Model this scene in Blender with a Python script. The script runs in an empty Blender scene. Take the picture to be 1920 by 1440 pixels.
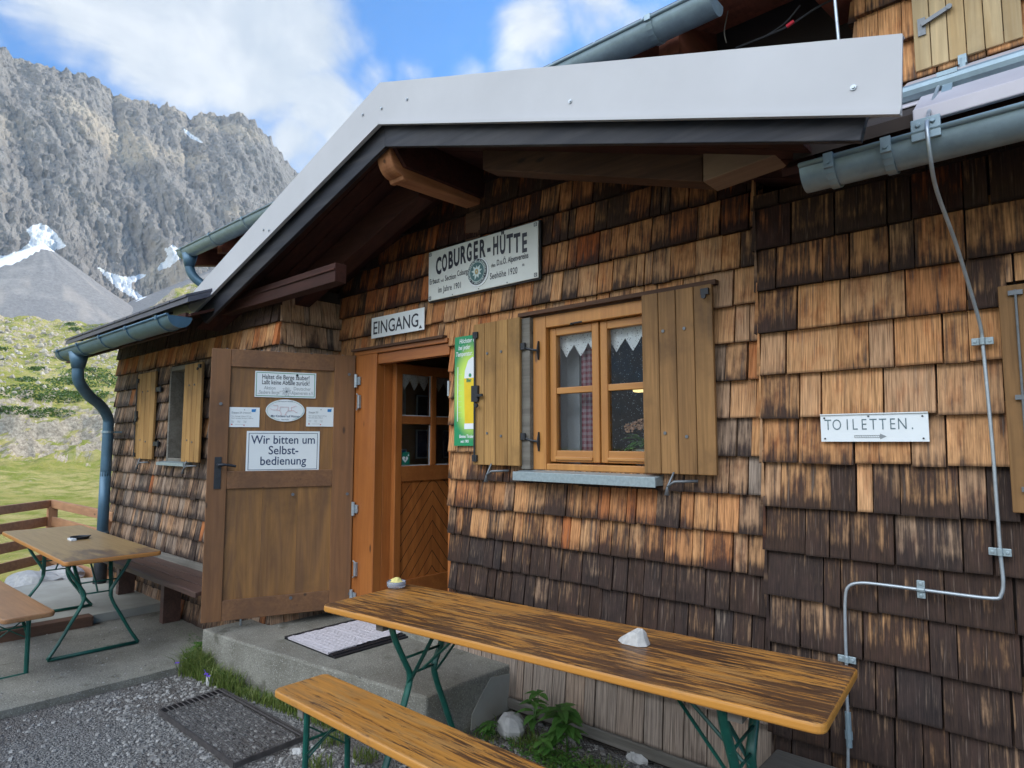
import bpy, math, random
import numpy as np
from mathutils import Vector, Matrix, noise
random.seed(7)
R = math.radians
PI = math.pi
sc = bpy.context.scene
COL = sc.collection

# ------------------------------------------------------------------ camera
FPX, CX, CY, HY, VX = 1200.0, 960.0, 720.0, 828.0, -395.0
_p = math.atan((HY - CY) / FPX)
_d1 = Vector((VX - CX, HY - CY, FPX)).normalized()
_X = -_d1
_Z = Vector((0, -math.cos(_p), math.sin(_p)))
_Y = _Z.cross(_X)
CAMPOS = Vector((0, -2.9, 1.56))
M3 = Matrix((_X, _Y, _Z))
def ray(px, py): return M3 @ Vector((px - CX, py - CY, FPX))
def onY(px, py, y):
    d = ray(px, py); return CAMPOS + d * ((y - CAMPOS.y) / d.y)
def onZ(px, py, z):
    d = ray(px, py); return CAMPOS + d * ((z - CAMPOS.z) / d.z)
def onX(px, py, x):
    d = ray(px, py); return CAMPOS + d * ((x - CAMPOS.x) / d.x)
cam_d = bpy.data.cameras.new('camera')
cam = bpy.data.objects.new('camera', cam_d); COL.objects.link(cam)
cr, cu, cb = M3 @ Vector((1, 0, 0)), M3 @ Vector((0, -1, 0)), M3 @ Vector((0, 0, -1))
mw = Matrix((cr, cu, cb)).transposed().to_4x4(); mw.translation = CAMPOS
cam.matrix_world = mw
cam_d.sensor_width = 36; cam_d.lens = 36 * FPX / 1920
cam_d.clip_start = 0.05; cam_d.clip_end = 5000
sc.camera = cam
sc.view_settings.view_transform = 'Standard'
sc.view_settings.look = 'None'
sc.view_settings.gamma = 1
sc.view_settings.exposure = 1.52

# ------------------------------------------------------------------ node helper
class NT:
    def __init__(s, tree): s.t = tree; s.n = tree.nodes; s.l = tree.links
    def add(s, typ, ins=None, **kw):
        nd = s.n.new(typ)
        for k, v in kw.items(): setattr(nd, k, v)
        for k, v in (ins or {}).items(): s.set(nd, k, v)
        return nd
    def set(s, nd, k, v):
        inp = nd.inputs[k]
        if isinstance(v, bpy.types.NodeSocket): s.l.new(v, inp)
        elif isinstance(v, bpy.types.Node): s.l.new(v.outputs[0], inp)
        else:
            if inp.type == 'RGBA' and len(v) == 3: v = (*v, 1)
            inp.default_value = v
    def m(s, op, a, b=0.0, c=None, clamp=False):
        nd = s.add('ShaderNodeMath', operation=op, use_clamp=clamp)
        s.set(nd, 0, a); s.set(nd, 1, b)
        if c is not None: s.set(nd, 2, c)
        return nd.outputs[0]
    def mix(s, f, a, b, bt='MIX'):
        nd = s.add('ShaderNodeMix', data_type='RGBA', blend_type=bt)
        s.set(nd, 0, f); s.set(nd, 6, a); s.set(nd, 7, b)
        return nd.outputs[2]
    def mr(s, v, a, b, c=0.0, d=1.0, smooth=True):
        nd = s.add('ShaderNodeMapRange', interpolation_type='SMOOTHSTEP' if smooth else 'LINEAR')
        s.set(nd, 0, v)
        for i, q in enumerate((a, b, c, d)): s.set(nd, i + 1, q)
        return nd.outputs[0]
    def noise(s, vec, scale, detail=3, rough=0.55, dist=0.0):
        nd = s.add('ShaderNodeTexNoise')
        if vec is not None: s.set(nd, 'Vector', vec)
        s.set(nd, 'Scale', scale); s.set(nd, 'Detail', detail); s.set(nd, 'Roughness', rough); s.set(nd, 'Distortion', dist)
        return nd.outputs[0]
    def comb(s, x, y, z):
        nd = s.add('ShaderNodeCombineXYZ'); s.set(nd, 0, x); s.set(nd, 1, y); s.set(nd, 2, z); return nd.outputs[0]
    def sep(s, v):
        nd = s.add('ShaderNodeSeparateXYZ'); s.set(nd, 0, v); return nd.outputs
    def mapv(s, v, scale, loc=(0, 0, 0)):
        nd = s.add('ShaderNodeMapping'); s.set(nd, 'Vector', v); s.set(nd, 'Scale', scale); s.set(nd, 'Location', loc); return nd.outputs[0]
    def obj(s): return s.add('ShaderNodeTexCoord').outputs['Object']
    def bump(s, h, strength=0.3, dist=0.01):
        nd = s.add('ShaderNodeBump'); s.set(nd, 'Height', h); s.set(nd, 'Strength', strength); s.set(nd, 'Distance', dist); return nd.outputs[0]
    def island(s): return s.add('ShaderNodeNewGeometry').outputs['Random Per Island']

# ------------------------------------------------------------------ world
SUN_EL, SUN_AZ = R(31), R(13)      # azimuth: clockwise from +Y towards +X
w = bpy.data.worlds.new('World'); sc.world = w; w.use_nodes = True
t = NT(w.node_tree)
for nd in list(t.n): t.n.remove(nd)
sky = t.add('ShaderNodeTexSky', sky_type='NISHITA', sun_disc=False)
sky.sun_elevation = SUN_EL; sky.sun_rotation = SUN_AZ
sky.air_density = 1.0; sky.dust_density = 0.4; sky.ozone_density = 2.5; sky.altitude = 1900
dirv = t.add('ShaderNodeTexCoord').outputs['Generated']
def cloud_field(blobs):
    acc = None
    for (px, py, rad, amp) in blobs:
        d = ray(px, py).normalized()
        v = t.add('ShaderNodeVectorMath', operation='DISTANCE'); t.set(v, 0, dirv); t.set(v, 1, d)
        f = t.mr(v.outputs['Value'], rad, 0.0, 0.0, amp)
        acc = f if acc is None else t.m('MAXIMUM', acc, f)
    return acc
blobs = [(170, -60, .20, 1.0), (330, 30, .22, 1.1), (480, 90, .20, 1.1), (560, 60, .17, 1.0), (600, 190, .12, 1.0), (640, 230, .10, .9),
         (560, 270, .12, .85), (400, -40, .2, 1), (480, 250, .1, .62), (560, 330, .09, .6),
         (1010, 40, .13, .75), (1120, 10, .12, .75), (985, 130, .10, .62), (1200, 40, .12, .6), (770, 140, .07, .5), (690, 150, .09, .6), (880, 140, .06, .45),
         (-400, 200, .35, .9)]
fld = cloud_field(blobs)
n1 = t.noise(t.mapv(dirv, (1, 1, 1.5)), 5.0, 7, .58, .6)
n2 = t.noise(dirv, 22, 5, .6, .3)
cm = t.m('ADD', fld, t.m('ADD', t.m('MULTIPLY', t.m('SUBTRACT', n1, .5), 1.1), t.m('MULTIPLY', t.m('SUBTRACT', n2, .5), .3)))
d3 = t.sep(dirv)
cm = t.m('ADD', cm, t.mr(d3[1], -.05, -.5, 0, .75))  # extra cloud cover added behind the camera for front light
cov = t.mr(cm, .30, .78)
shade = t.mr(t.m('ADD', t.m('MULTIPLY', n1, .8), t.m('MULTIPLY', n2, .25)), .35, .75, 0, 1)
ccol = t.mix(shade, (.50, .58, .68), (.78, .82, .87))
skyc = t.add('ShaderNodeVectorMath', operation='MULTIPLY'); t.set(skyc, 0, sky.outputs[0]); t.set(skyc, 1, (.32, .77, 1.06))
bg1 = t.add('ShaderNodeBackground', {'Color': skyc.outputs[0], 'Strength': .095})
dsep = t.sep(dirv)
bright = t.m('MULTIPLY', t.mr(dsep[1], -.15, -.75, 0, 1), t.mr(dsep[2], .22, .6, 0, 1))   # unseen bright cloud bank, added to light the hut front
bg2 = t.add('ShaderNodeBackground', {'Color': ccol, 'Strength': t.m('MULTIPLY_ADD', bright, 2.3, .42)})
mx = t.add('ShaderNodeMixShader'); t.set(mx, 0, cov); t.l.new(bg1.outputs[0], mx.inputs[1]); t.l.new(bg2.outputs[0], mx.inputs[2])
out = t.add('ShaderNodeOutputWorld'); t.l.new(mx.outputs[0], out.inputs[0])
sd = bpy.data.lights.new('sun', 'SUN'); sd.energy = 2.6; sd.angle = R(.5); sd.color = (1, .93, .82)
sun = bpy.data.objects.new('sun', sd); COL.objects.link(sun)
sv = Vector((math.sin(SUN_AZ) * math.cos(SUN_EL), math.cos(SUN_AZ) * math.cos(SUN_EL), math.sin(SUN_EL)))
sun.rotation_euler = sv.to_track_quat('Z', 'Y').to_euler(); sun.location = (0, 20, 30)

# ------------------------------------------------------------------ mesh builder
WLOC = {}
class MB:
    def __init__(s, T=None): s.v = []; s.f = []; s.mi = []; s.col = []; s.uv = []; s.T = T; s.cur = 0; s.c = (1, 1, 1); s.g = []; s.ng = 0
    def add(s, vs, fs, uvs=None, c=None):
        b = len(s.v)
        for p in vs:
            p = Vector(p)
            if s.T is not None: p = s.T @ p
            s.v.append(p)
        s.ng += 1
        for i, f in enumerate(fs):
            s.g.append(s.ng - 1); s.f.append([b + k for k in f]); s.mi.append(s.cur); s.col.append(c or s.c)
            s.uv.append(uvs[i] if uvs else None)
    def box(s, a, b, c=None):
        x0, y0, z0 = [min(a[i], b[i]) for i in range(3)]; x1, y1, z1 = [max(a[i], b[i]) for i in range(3)]
        s.add([(x0,y0,z0),(x1,y0,z0),(x1,y1,z0),(x0,y1,z0),(x0,y0,z1),(x1,y0,z1),(x1,y1,z1),(x0,y1,z1)],
              [(0,3,2,1),(4,5,6,7),(0,1,5,4),(1,2,6,5),(2,3,7,6),(3,0,4,7)], c=c)
    def prism(s, poly, off, c=None):
        """poly: list of 3-D points (planar), off: thickness vector"""
        n = len(poly); off = Vector(off); P = [Vector(p) for p in poly]
        s.add(P + [p + off for p in P], [tuple(range(n)), tuple(range(2*n-1, n-1, -1))] + [(i, i+n, (i+1) % n + n, (i+1) % n) for i in range(n)], c=c)
    def beam(s, a, b, w, h, up=(0, 0, 1), c=None):
        a, b = Vector(a), Vector(b); d = (b - a).normalized(); up = Vector(up)
        sx = d.cross(up).normalized() * (w/2); uz = sx.cross(d).normalized() * (h/2)
        s.add([a-sx-uz, a+sx-uz, a+sx+uz, a-sx+uz, b-sx-uz, b+sx-uz, b+sx+uz, b-sx+uz],
              [(0,1,2,3),(7,6,5,4),(0,4,5,1),(1,5,6,2),(2,6,7,3),(3,7,4,0)], c=c)
    def tube(s, pts, r, seg=8, cap=True, sq=(1, 1), c=None, up=None):
        pts = [Vector(p) for p in pts]; n = len(pts)
        rs = r if isinstance(r, (list, tuple)) else [r] * n
        rings = []; prev = None
        for i, p in enumerate(pts):
            d = (pts[min(i+1, n-1)] - pts[max(i-1, 0)]).normalized()
            if prev is None:
                a = Vector(up) if up else (Vector((0, 0, 1)) if abs(d.z) < .9 else Vector((1, 0, 0)))
                u = d.cross(a).normalized()
            else: u = (prev - d * prev.dot(d)).normalized()
            prev = u; v = d.cross(u)
            rings += [p + (u * math.cos(k*2*PI/seg) * sq[0] + v * math.sin(k*2*PI/seg) * sq[1]) * rs[i] for k in range(seg)]
        fs = [(i*seg+k, i*seg+(k+1) % seg, (i+1)*seg+(k+1) % seg, (i+1)*seg+k) for i in range(n-1) for k in range(seg)]
        if cap: fs += [tuple(range(seg-1, -1, -1)), tuple((n-1)*seg+k for k in range(seg))]
        s.add(rings, fs, c=c)
    def lathe(s, prof, ctr=(0, 0, 0), seg=16, c=None):
        vs = []; n = len(prof)
        for (r, z) in prof: vs += [(ctr[0]+r*math.cos(k*2*PI/seg), ctr[1]+r*math.sin(k*2*PI/seg), ctr[2]+z) for k in range(seg)]
        s.add(vs, [(i*seg+k, i*seg+(k+1) % seg, (i+1)*seg+(k+1) % seg, (i+1)*seg+k) for i in range(n-1) for k in range(seg)], c=c)
    def text(s, txt, size, x, z, y=0.0, align='CENTER', bold=0.0, sx=1.0, shear=0.0, space=1.0):
        """flat lettering in the local x-z plane facing -y"""
        cu_ = bpy.data.curves.new('t', 'FONT'); cu_.body = txt; cu_.size = size; cu_.align_x = align; cu_.offset = bold
        cu_.space_character = space; cu_.shear = shear; cu_.resolution_u = 3
        o = bpy.data.objects.new('t', cu_); COL.objects.link(o)
        dg = bpy.context.evaluated_depsgraph_get(); me = o.evaluated_get(dg).to_mesh()
        s.add([(x + v.co.x*sx, y, z + v.co.y) for v in me.vertices], [tuple(p.vertices) for p in me.polygons])
        bpy.data.objects.remove(o); bpy.data.curves.remove(cu_)
    def build_each(s, name, mats, parent=None, per=1, **kw):
        """every `per` consecutive primitives become one object of their own"""
        obs = []
        sizes = per if isinstance(per, (list, tuple)) else [per] * math.ceil(s.ng / per)
        start = 0
        for n_ in sizes:
            ids = range(start, start + n_); start += n_
            sub = MB(); mp = {}
            for f, g, mi, c, u in zip(s.f, s.g, s.mi, s.col, s.uv):
                if g in ids:
                    nf = []
                    for k in f:
                        if k not in mp: mp[k] = len(sub.v); sub.v.append(s.v[k])
                        nf.append(mp[k])
                    sub.f.append(nf); sub.mi.append(mi); sub.col.append(c); sub.uv.append(u)
            if sub.f: obs.append(sub.build(name, mats, parent, **kw))
        return obs
    def build(s, name, mats, parent=None, bevel=0, smooth=False, seg=2):
        me = bpy.data.meshes.new(name)
        V = np.array([tuple(p) for p in s.v])
        mn, mxx = V.min(0), V.max(0); o0 = Vector(((mn[0]+mxx[0])/2, (mn[1]+mxx[1])/2, mn[2]))
        me.from_pydata([tuple(p - o0) for p in s.v], [], s.f)
        if not isinstance(mats, (list, tuple)): mats = [mats]
        for m_ in mats: me.materials.append(m_)
        me.polygons.foreach_set('material_index', s.mi)
        if any(c != (1, 1, 1) for c in s.col):
            ca = me.color_attributes.new('Col', 'FLOAT_COLOR', 'CORNER')
            arr = []
            for p, c in zip(me.polygons, s.col):
                for _ in range(p.loop_total): arr += [c[0], c[1], c[2], 1]
            ca.data.foreach_set('color', arr)
        if any(u is not None for u in s.uv):
            ul = me.uv_layers.new(name='UVMap'); arr = []
            for p, u in zip(me.polygons, s.uv):
                for k in range(p.loop_total): arr += list(u[k]) if u else [0, .5]
            ul.data.foreach_set('uv', arr)
        if smooth: me.polygons.foreach_set('use_smooth', [True] * len(me.polygons))
        me.update()
        ob = bpy.data.objects.new(name, me); COL.objects.link(ob)
        if parent is not None: ob.parent = parent; ob.location = o0 - WLOC[parent]
        else: ob.location = o0
        WLOC[ob] = o0
        if bevel:
            bm = ob.modifiers.new('Bevel', 'BEVEL'); bm.width = bevel; bm.segments = seg; bm.limit_method = 'ANGLE'; bm.angle_limit = R(40)
        if smooth:
            ob.modifiers.new('wn', 'WEIGHTED_NORMAL') if False else None
        return ob
def tag(o, label=None, cat=None, group=None, kind=None):
    if label: o['label'] = label
    if cat: o['category'] = cat
    if group: o['group'] = group
    if kind: o['kind'] = kind
    return o
def empty(name, loc, label=None, cat=None, group=None, local=False):
    o = bpy.data.objects.new(name, None); COL.objects.link(o); o.empty_display_size = .1
    o.location = loc; WLOC[o] = Vector((0, 0, 0)) if local else Vector(loc)
    return tag(o, label, cat, group)
def copy_tree(o, parent=None):
    c = o.copy(); COL.objects.link(c); c.parent = parent
    for ch in list(o.children): copy_tree(ch, c)
    return c
def smooth_path(pts, n=6):
    P = [Vector(p) for p in pts]; out_ = []
    for i in range(len(P)-1):
        p0, p1, p2, p3 = P[max(i-1, 0)], P[i], P[i+1], P[min(i+2, len(P)-1)]
        for k in range(n):
            q = k/n
            out_.append(.5*((2*p1)+(-p0+p2)*q+(2*p0-5*p1+4*p2-p3)*q*q+(-p0+3*p1-3*p2+p3)*q**3))
    out_.append(P[-1]); return out_
def frameT(o, ux, n):
    """local x = ux, local y = -n (into the surface), local z = up"""
    ux = Vector(ux).normalized(); n = Vector(n).normalized(); uy = -n; uz = ux.cross(uy)
    m_ = Matrix((ux, uy, uz)).transposed().to_4x4(); m_.translation = Vector(o); return m_

# ------------------------------------------------------------------ materials
def newmat(name):
    m_ = bpy.data.materials.new(name); m_.use_nodes = True
    for nd in list(m_.node_tree.nodes): m_.node_tree.nodes.remove(nd)
    q = NT(m_.node_tree); b = q.add('ShaderNodeBsdfPrincipled'); o = q.add('ShaderNodeOutputMaterial')
    q.l.new(b.outputs[0], o.inputs[0]); return m_, q, b
def plain(name, col, rough=.6, metal=0.0, var=.12, scale=8, bump=0.0, spec=.5):
    m_, q, b = newmat(name)
    n = q.noise(q.obj(), scale, 5, .6)
    k = q.mr(n, .25, .75, 1-var, 1+var, False)
    v = q.add('ShaderNodeVectorMath', operation='SCALE'); q.set(v, 0, col); q.set(v, 'Scale', k)
    q.set(b, 'Base Color', v.outputs[0]); q.set(b, 'Roughness', rough); q.set(b, 'Metallic', metal); q.set(b, 'Specular IOR Level', spec)
    if bump: q.set(b, 'Normal', q.bump(q.noise(q.obj(), scale*8, 4), bump, .003))
    return m_
def wood(name, a, c, dark=(.05, .03, .02), axis=2, knots=True, rough=.6, stain=.35, fine=90, spread=.25):
    """board wood: grain along `axis`"""
    m_, q, b = newmat(name)
    isl = q.island()
    sc_ = [fine]*3; sc_[axis] = 2.2
    off = q.comb(q.m('MULTIPLY', isl, 37), q.m('MULTIPLY', isl, 11), q.m('MULTIPLY', isl, 23))
    va = q.add('ShaderNodeVectorMath', operation='ADD'); q.set(va, 0, q.obj()); q.set(va, 1, off)
    g = q.noise(q.mapv(va.outputs[0], sc_), 1, 4, .6)
    s2 = [9]*3; s2[axis] = .9
    band = q.noise(q.mapv(va.outputs[0], s2), 1, 5, .6, 1.2)
    blot = q.noise(va.outputs[0], 2.3, 5, .62)
    c1 = q.mix(q.mr(band, .3, .7), a, c)
    gk = q.mr(g, .3, .72, 1-spread, 1+spread*.7, False)
    v = q.add('ShaderNodeVectorMath', operation='SCALE'); q.set(v, 0, c1); q.set(v, 'Scale', gk)
    v2 = q.add('ShaderNodeVectorMath', operation='SCALE'); q.set(v2, 0, v.outputs[0]); q.set(v2, 'Scale', q.m('MULTIPLY_ADD', isl, .25, .87))
    colr = q.mix(q.mr(q.m('ADD', q.m('MULTIPLY', blot, .7), q.m('MULTIPLY', g, .3)), .48, .72, 0, stain), v2.outputs[0], dark)
    if knots:
        s3 = [7]*3; s3[axis] = 2.6
        vo = q.add('ShaderNodeTexVoronoi', {'Vector': q.mapv(va.outputs[0], s3), 'Scale': 1.0})
        kn = q.mr(vo.outputs['Distance'], .045, .11, .85, 0)
        colr = q.mix(kn, colr, dark)
    q.set(b, 'Base Color', colr); q.set(b, 'Roughness', rough); q.set(b, 'Specular IOR Level', .45 if rough < .45 else .2)
    q.set(b, 'Normal', q.bump(g, .3, .0025))
    return m_
def shingle_mat():
    m_, q, b = newmat('larch_shingles')
    ca = q.add('ShaderNodeVertexColor', layer_name='Col'); rgb = q.sep(ca.outputs[0])
    uv = q.sep(q.add('ShaderNodeUVMap').outputs[0]); u, v = uv[0], uv[1]
    seed = q.m('MULTIPLY', rgb[2], 73)
    g1 = q.noise(q.comb(q.m('MULTIPLY_ADD', u, 210, seed), q.m('MULTIPLY', v, 1.1), seed), 1, 3, .65)
    g2 = q.noise(q.comb(q.m('MULTIPLY_ADD', u, 85, seed), q.m('MULTIPLY', v, .8), q.m('ADD', seed, 9)), 1, 4, .6)
    g3 = q.noise(q.comb(q.m('MULTIPLY_ADD', u, 18, seed), q.m('MULTIPLY', v, 1.6), q.m('ADD', seed, 5)), 1, 4, .6)
    grey, tan, red = (.31, .245, .195), (.55, .285, .125), (.40, .11, .032)
    base = q.mix(q.mr(rgb[1], 0, .5, 0, 1, False), grey, tan)
    base = q.mix(q.mr(rgb[1], .5, 1, 0, 1, False), base, red)
    base = q.mix(q.m('MULTIPLY', q.mr(g3, .45, .75, 0, .9), q.m('MINIMUM', rgb[1], .7)), base, red)
    base = q.mix(q.mr(g2, .55, .8, 0, .45), base, grey)
    k = q.mr(g1, .32, .68, .45, 1.38, False)
    sv_ = q.add('ShaderNodeVectorMath', operation='SCALE'); q.set(sv_, 0, base); q.set(sv_, 'Scale', k)
    edge = q.mr(v, .42, 0.0, 0, 1)                       # damp lower edge
    e2 = q.m('MULTIPLY', edge, q.m('MULTIPLY_ADD', rgb[0], .55, .12))
    dk = q.m('ADD', q.m('ADD', rgb[0], e2), q.m('ADD', q.m('MULTIPLY', q.m('SUBTRACT', g2, .5), 1.7), q.m('ADD', q.m('MULTIPLY', q.m('SUBTRACT', g1, .5), .9), q.m('MULTIPLY', q.m('SUBTRACT', g3, .5), 1.1))))
    dk = q.mr(dk, .14, .92)
    dark = q.mix(q.mr(g3, .35, .7), (.007, .006, .009), (.028, .019, .019))
    colr = q.mix(q.m('MULTIPLY', dk, .93), sv_.outputs[0], dark)
    pale = q.m('ADD', q.m('MULTIPLY', g1, .55), q.m('MULTIPLY', g2, .45))
    colr = q.mix(q.m('MULTIPLY', q.mr(pale, .56, .70, 0, .5), dk), colr, (.28, .21, .165))
    tip = q.mr(v, .07, 0, 0, .6)
    colr = q.mix(tip, colr, (.02, .013, .01))
    q.set(b, 'Base Color', colr); q.set(b, 'Roughness', q.mr(dk, 0, 1, .8, .62, False))
    q.set(b, 'Specular IOR Level', .12)
    q.set(b, 'Normal', q.bump(q.m('ADD', g1, g2), .7, .004))
    return m_
MAT = {}
M = MAT
M['shingle'] = shingle_mat()
M['black'] = plain('dark_backing', (.02, .015, .012), .9)
M['under'] = plain('wall_core', (.03, .02, .016), .95)
M['shutter'] = wood('honey_shutter_wood', (.40, .225, .08), (.27, .145, .05), (.06, .036, .02), 2, True, .55, .65, 70, .3)
M['shutter_dark'] = wood('brown_shutter_wood', (.30, .16, .062), (.20, .105, .042), (.045, .028, .018), 2, True, .55, .75, 70, .32)
M['pale_shutter'] = wood('bleached_shutter_wood', (.50, .38, .22), (.40, .27, .13), (.16, .13, .09), 2, True, .7, .5, 70, .2)
M['door'] = wood('weathered_door_wood', (.26, .125, .055), (.185, .092, .048), (.05, .034, .026), 2, True, .5, .55, 60, .16)
M['doorrail'] = wood('weathered_rail_wood', (.24, .12, .058), (.175, .09, .05), (.05, .034, .026), 0, True, .5, .5, 60, .16)
M['doorpanel'] = wood('weathered_panel_wood', (.29, .145, .052), (.175, .092, .046), (.05, .034, .026), 2, True, .48, .6, 45, .22)
M['red_wood'] = wood('varnished_red_brown_wood', (.42, .145, .035), (.32, .10, .024), (.05, .02, .012), 2, True, .4, .25, 60, .14)
M['red_wood_h'] = wood('varnished_brown_wood_flat', (.40, .14, .036), (.31, .10, .026), (.05, .02, .012), 0, True, .4, .25, 60, .14)
M['sash'] = wood('orange_window_wood', (.52, .235, .06), (.42, .175, .045), (.12, .06, .03), 2, True, .42, .25, 60, .14)
M['sash_h'] = wood('orange_window_rail_wood', (.52, .24, .065), (.42, .18, .05), (.12, .06, .03), 0, True, .42, .3, 60, .14)
M['beam'] = wood('roof_beam_wood', (.12, .062, .038), (.075, .04, .026), (.03, .02, .015), 0, True, .7, .4, 50, .25)
M['beam_y'] = wood('purlin_wood', (.42, .185, .085), (.30, .12, .055), (.07, .035, .02), 1, True, .65, .35, 50, .2)
M['beam_light'] = wood('pale_beam_wood', (.30, .20, .13), (.24, .155, .10), (.09, .06, .04), 0, True, .7, .3, 30, .12)
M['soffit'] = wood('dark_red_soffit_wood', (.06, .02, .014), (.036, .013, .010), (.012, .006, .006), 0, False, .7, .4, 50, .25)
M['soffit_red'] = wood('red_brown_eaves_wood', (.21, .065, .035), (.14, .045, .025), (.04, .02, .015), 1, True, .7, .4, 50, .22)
M['rake'] = wood('weathered_rake_board', (.016, .018, .026), (.045, .043, .048), (.006, .006, .010), 0, False, .45, .5, 60, .3)
M['rail_wood'] = wood('railing_wood', (.52, .27, .14), (.40, .20, .11), (.12, .07, .045), 0, True, .7, .35, 40, .15)
M['post_wood'] = wood('post_wood', (.5, .25, .13), (.38, .18, .10), (.12, .07, .045), 2, True, .7, .35, 40, .15)
M['bench_wood'] = wood('dark_bench_wood', (.115, .062, .048), (.07, .04, .032), (.02, .015, .015), 0, False, .4, .4, 60, .25)
M['grey_wood'] = wood('grey_old_wood', (.20, .185, .16), (.14, .125, .105), (.05, .05, .04), 0, True, .85, .5, 70, .25)
def tabletop(name, wear):
    m_, q, b = newmat(name); oc = q.obj(); isl = q.island()
    va = q.add('ShaderNodeVectorMath', operation='ADD'); q.set(va, 0, oc); q.set(va, 1, q.comb(q.m('MULTIPLY', isl, 17), 0, q.m('MULTIPLY', isl, 5)))
    g = q.noise(q.mapv(va.outputs[0], (2.2, 75, 20)), 1, 4, .6)
    g2 = q.noise(q.mapv(va.outputs[0], (3.2, 60, 6)), 1, 6, .75, .6)
    big = q.noise(q.mapv(va.outputs[0], (1.0, 2.6, 1)), 1.2, 4, .6)
    med = q.noise(q.mapv(va.outputs[0], (5, 30, 6)), 1, 5, .7)
    orange = q.mix(q.mr(g, .3, .7), (.54, .24, .05), (.40, .165, .033))
    worn = q.mix(q.mr(g, .35, .65), (.36, .215, .085), (.24, .135, .055))
    c1 = q.mix(q.mr(med, .45, .6, 0, .5), orange, worn)
    d = q.m('ADD', q.m('MULTIPLY', g2, .80), q.m('MULTIPLY', big, .42))
    c1 = q.mix(q.mr(d, wear - .03, wear + .01, 0, .88), c1, (.055, .028, .02))
    fl_ = q.noise(q.mapv(va.outputs[0], (7, 95, 20)), 1, 4, .7); fm = q.noise(q.mapv(va.outputs[0], (1.6, 7, 2)), 1, 4, .6)
    c1 = q.mix(q.mr(q.m('ADD', q.m('MULTIPLY', fl_, .8), q.m('MULTIPLY', fm, .5)), wear + .09, wear + .13, 0, .9), c1, (.03, .017, .013))
    vo = q.add('ShaderNodeTexVoronoi', {'Vector': q.mapv(va.outputs[0], (3.2, 9, 3)), 'Scale': 1.0})
    c1 = q.mix(q.mr(vo.outputs['Distance'], .05, .1, .8, 0), c1, (.09, .03, .012))
    nz = q.sep(q.add('ShaderNodeNewGeometry').outputs['Normal'])[2]
    side = q.mr(nz, .9, .6, 0, 1)
    c1 = q.mix(side, c1, q.mix(q.mr(med, .55, .72, 0, .6), (.50, .22, .04), (.2, .1, .04)))
    q.set(b, 'Base Color', c1); q.set(b, 'Roughness', q.mr(med, .3, .7, .28, .5, False)); q.set(b, 'Specular IOR Level', .45)
    q.set(b, 'Normal', q.bump(q.m('ADD', g, g2), .22, .003)); return m_
M['table_wood'] = tabletop('worn_varnished_table_wood', .635)
M['bench_top'] = tabletop('orange_varnished_bench_wood', .69)
def pale_table():
    m_, q, b = newmat('faded_table_wood'); oc = q.obj()
    g = q.noise(q.mapv(oc, (2.2, 60, 20)), 1, 4, .6); med = q.noise(q.mapv(oc, (2, 8, 3)), 1, 5, .7)
    c1 = q.mix(q.mr(g, .3, .7), (.36, .235, .10), (.28, .17, .07))
    x = q.sep(oc)[0]
    c1 = q.mix(q.mr(q.m('ADD', q.m('MULTIPLY', x, .35), med), .72, .9, 0, .85), c1, (.10, .06, .045))
    nz = q.sep(q.add('ShaderNodeNewGeometry').outputs['Normal'])[2]
    c1 = q.mix(q.mr(nz, .9, .6, 0, 1), c1, (.45, .19, .05))
    q.set(b, 'Base Color', c1); q.set(b, 'Roughness', .38); q.set(b, 'Normal', q.bump(g, .2, .002)); return m_
M['pale_table'] = pale_table()
M['green_metal'] = plain('green_painted_steel', (.008, .085, .062), .35, 0, .25, 30, 0, .5)
M['zinc'] = plain('zinc_sheet', (.25, .33, .375), .42, .35, .18, 14, .05)
M['zinc_dark'] = plain('blue_grey_zinc', (.075, .15, .215), .42, .25, .18, 10, .05)
M['zinc_sill'] = plain('zinc_sill', (.30, .36, .38), .45, .4, .2, 60, .1)
M['steel'] = plain('galvanised_steel', (.42, .46, .49), .4, .6, .15, 40)
M['fascia'] = plain('pale_lilac_metal_sheet', (.455, .452, .468), .5, .0, .09, 1.5, .02)
M['iron'] = plain('black_iron', (.035, .037, .042), .5, .5, .2, 30)
M['greyiron'] = plain('grey_iron', (.16, .17, .18), .5, .6, .2, 30)
M['brownmetal'] = plain('roof_sheet', (.11, .11, .135), .5, .3, .15, 4)
M['palesheet'] = plain('pale_roof_sheet', (.45, .42, .45), .5, .1, .1, 5)
M['white'] = plain('white_enamel', (.74, .77, .78), .25, 0, .04, 6)
M['cream'] = plain('cream_enamel', (.66, .68, .64), .25, 0, .06, 6)
M['print'] = plain('black_print', (.018, .018, .03), .4)
M['navy'] = plain('navy_print', (.02, .035, .10), .4)
M['fadedprint'] = plain('faded_print', (.10, .15, .17), .5, 0, .5, 60)
M['greyprint'] = plain('grey_print', (.25, .27, .28), .5)
M['redprint'] = plain('red_print', (.5, .05, .07), .5)
M['blueprint'] = plain('blue_print', (.02, .2, .5), .5)
M['greenprint'] = plain('green_print', (.02, .22, .10), .4)
M['petal'] = plain('pale_petal_enamel', (.55, .66, .64), .4)
M['teal'] = plain('teal_enamel', (.05, .13, .13), .3)
M['gold'] = plain('gold_centre', (.45, .33, .12), .5)
M['rubber'] = plain('black_rubber', (.012, .012, .015), .55, 0, .3, 60, .4)
M['rock'] = plain('pale_limestone', (.42, .41, .39), .9, 0, .2, 20, .6)
M['pebble'] = None
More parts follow.
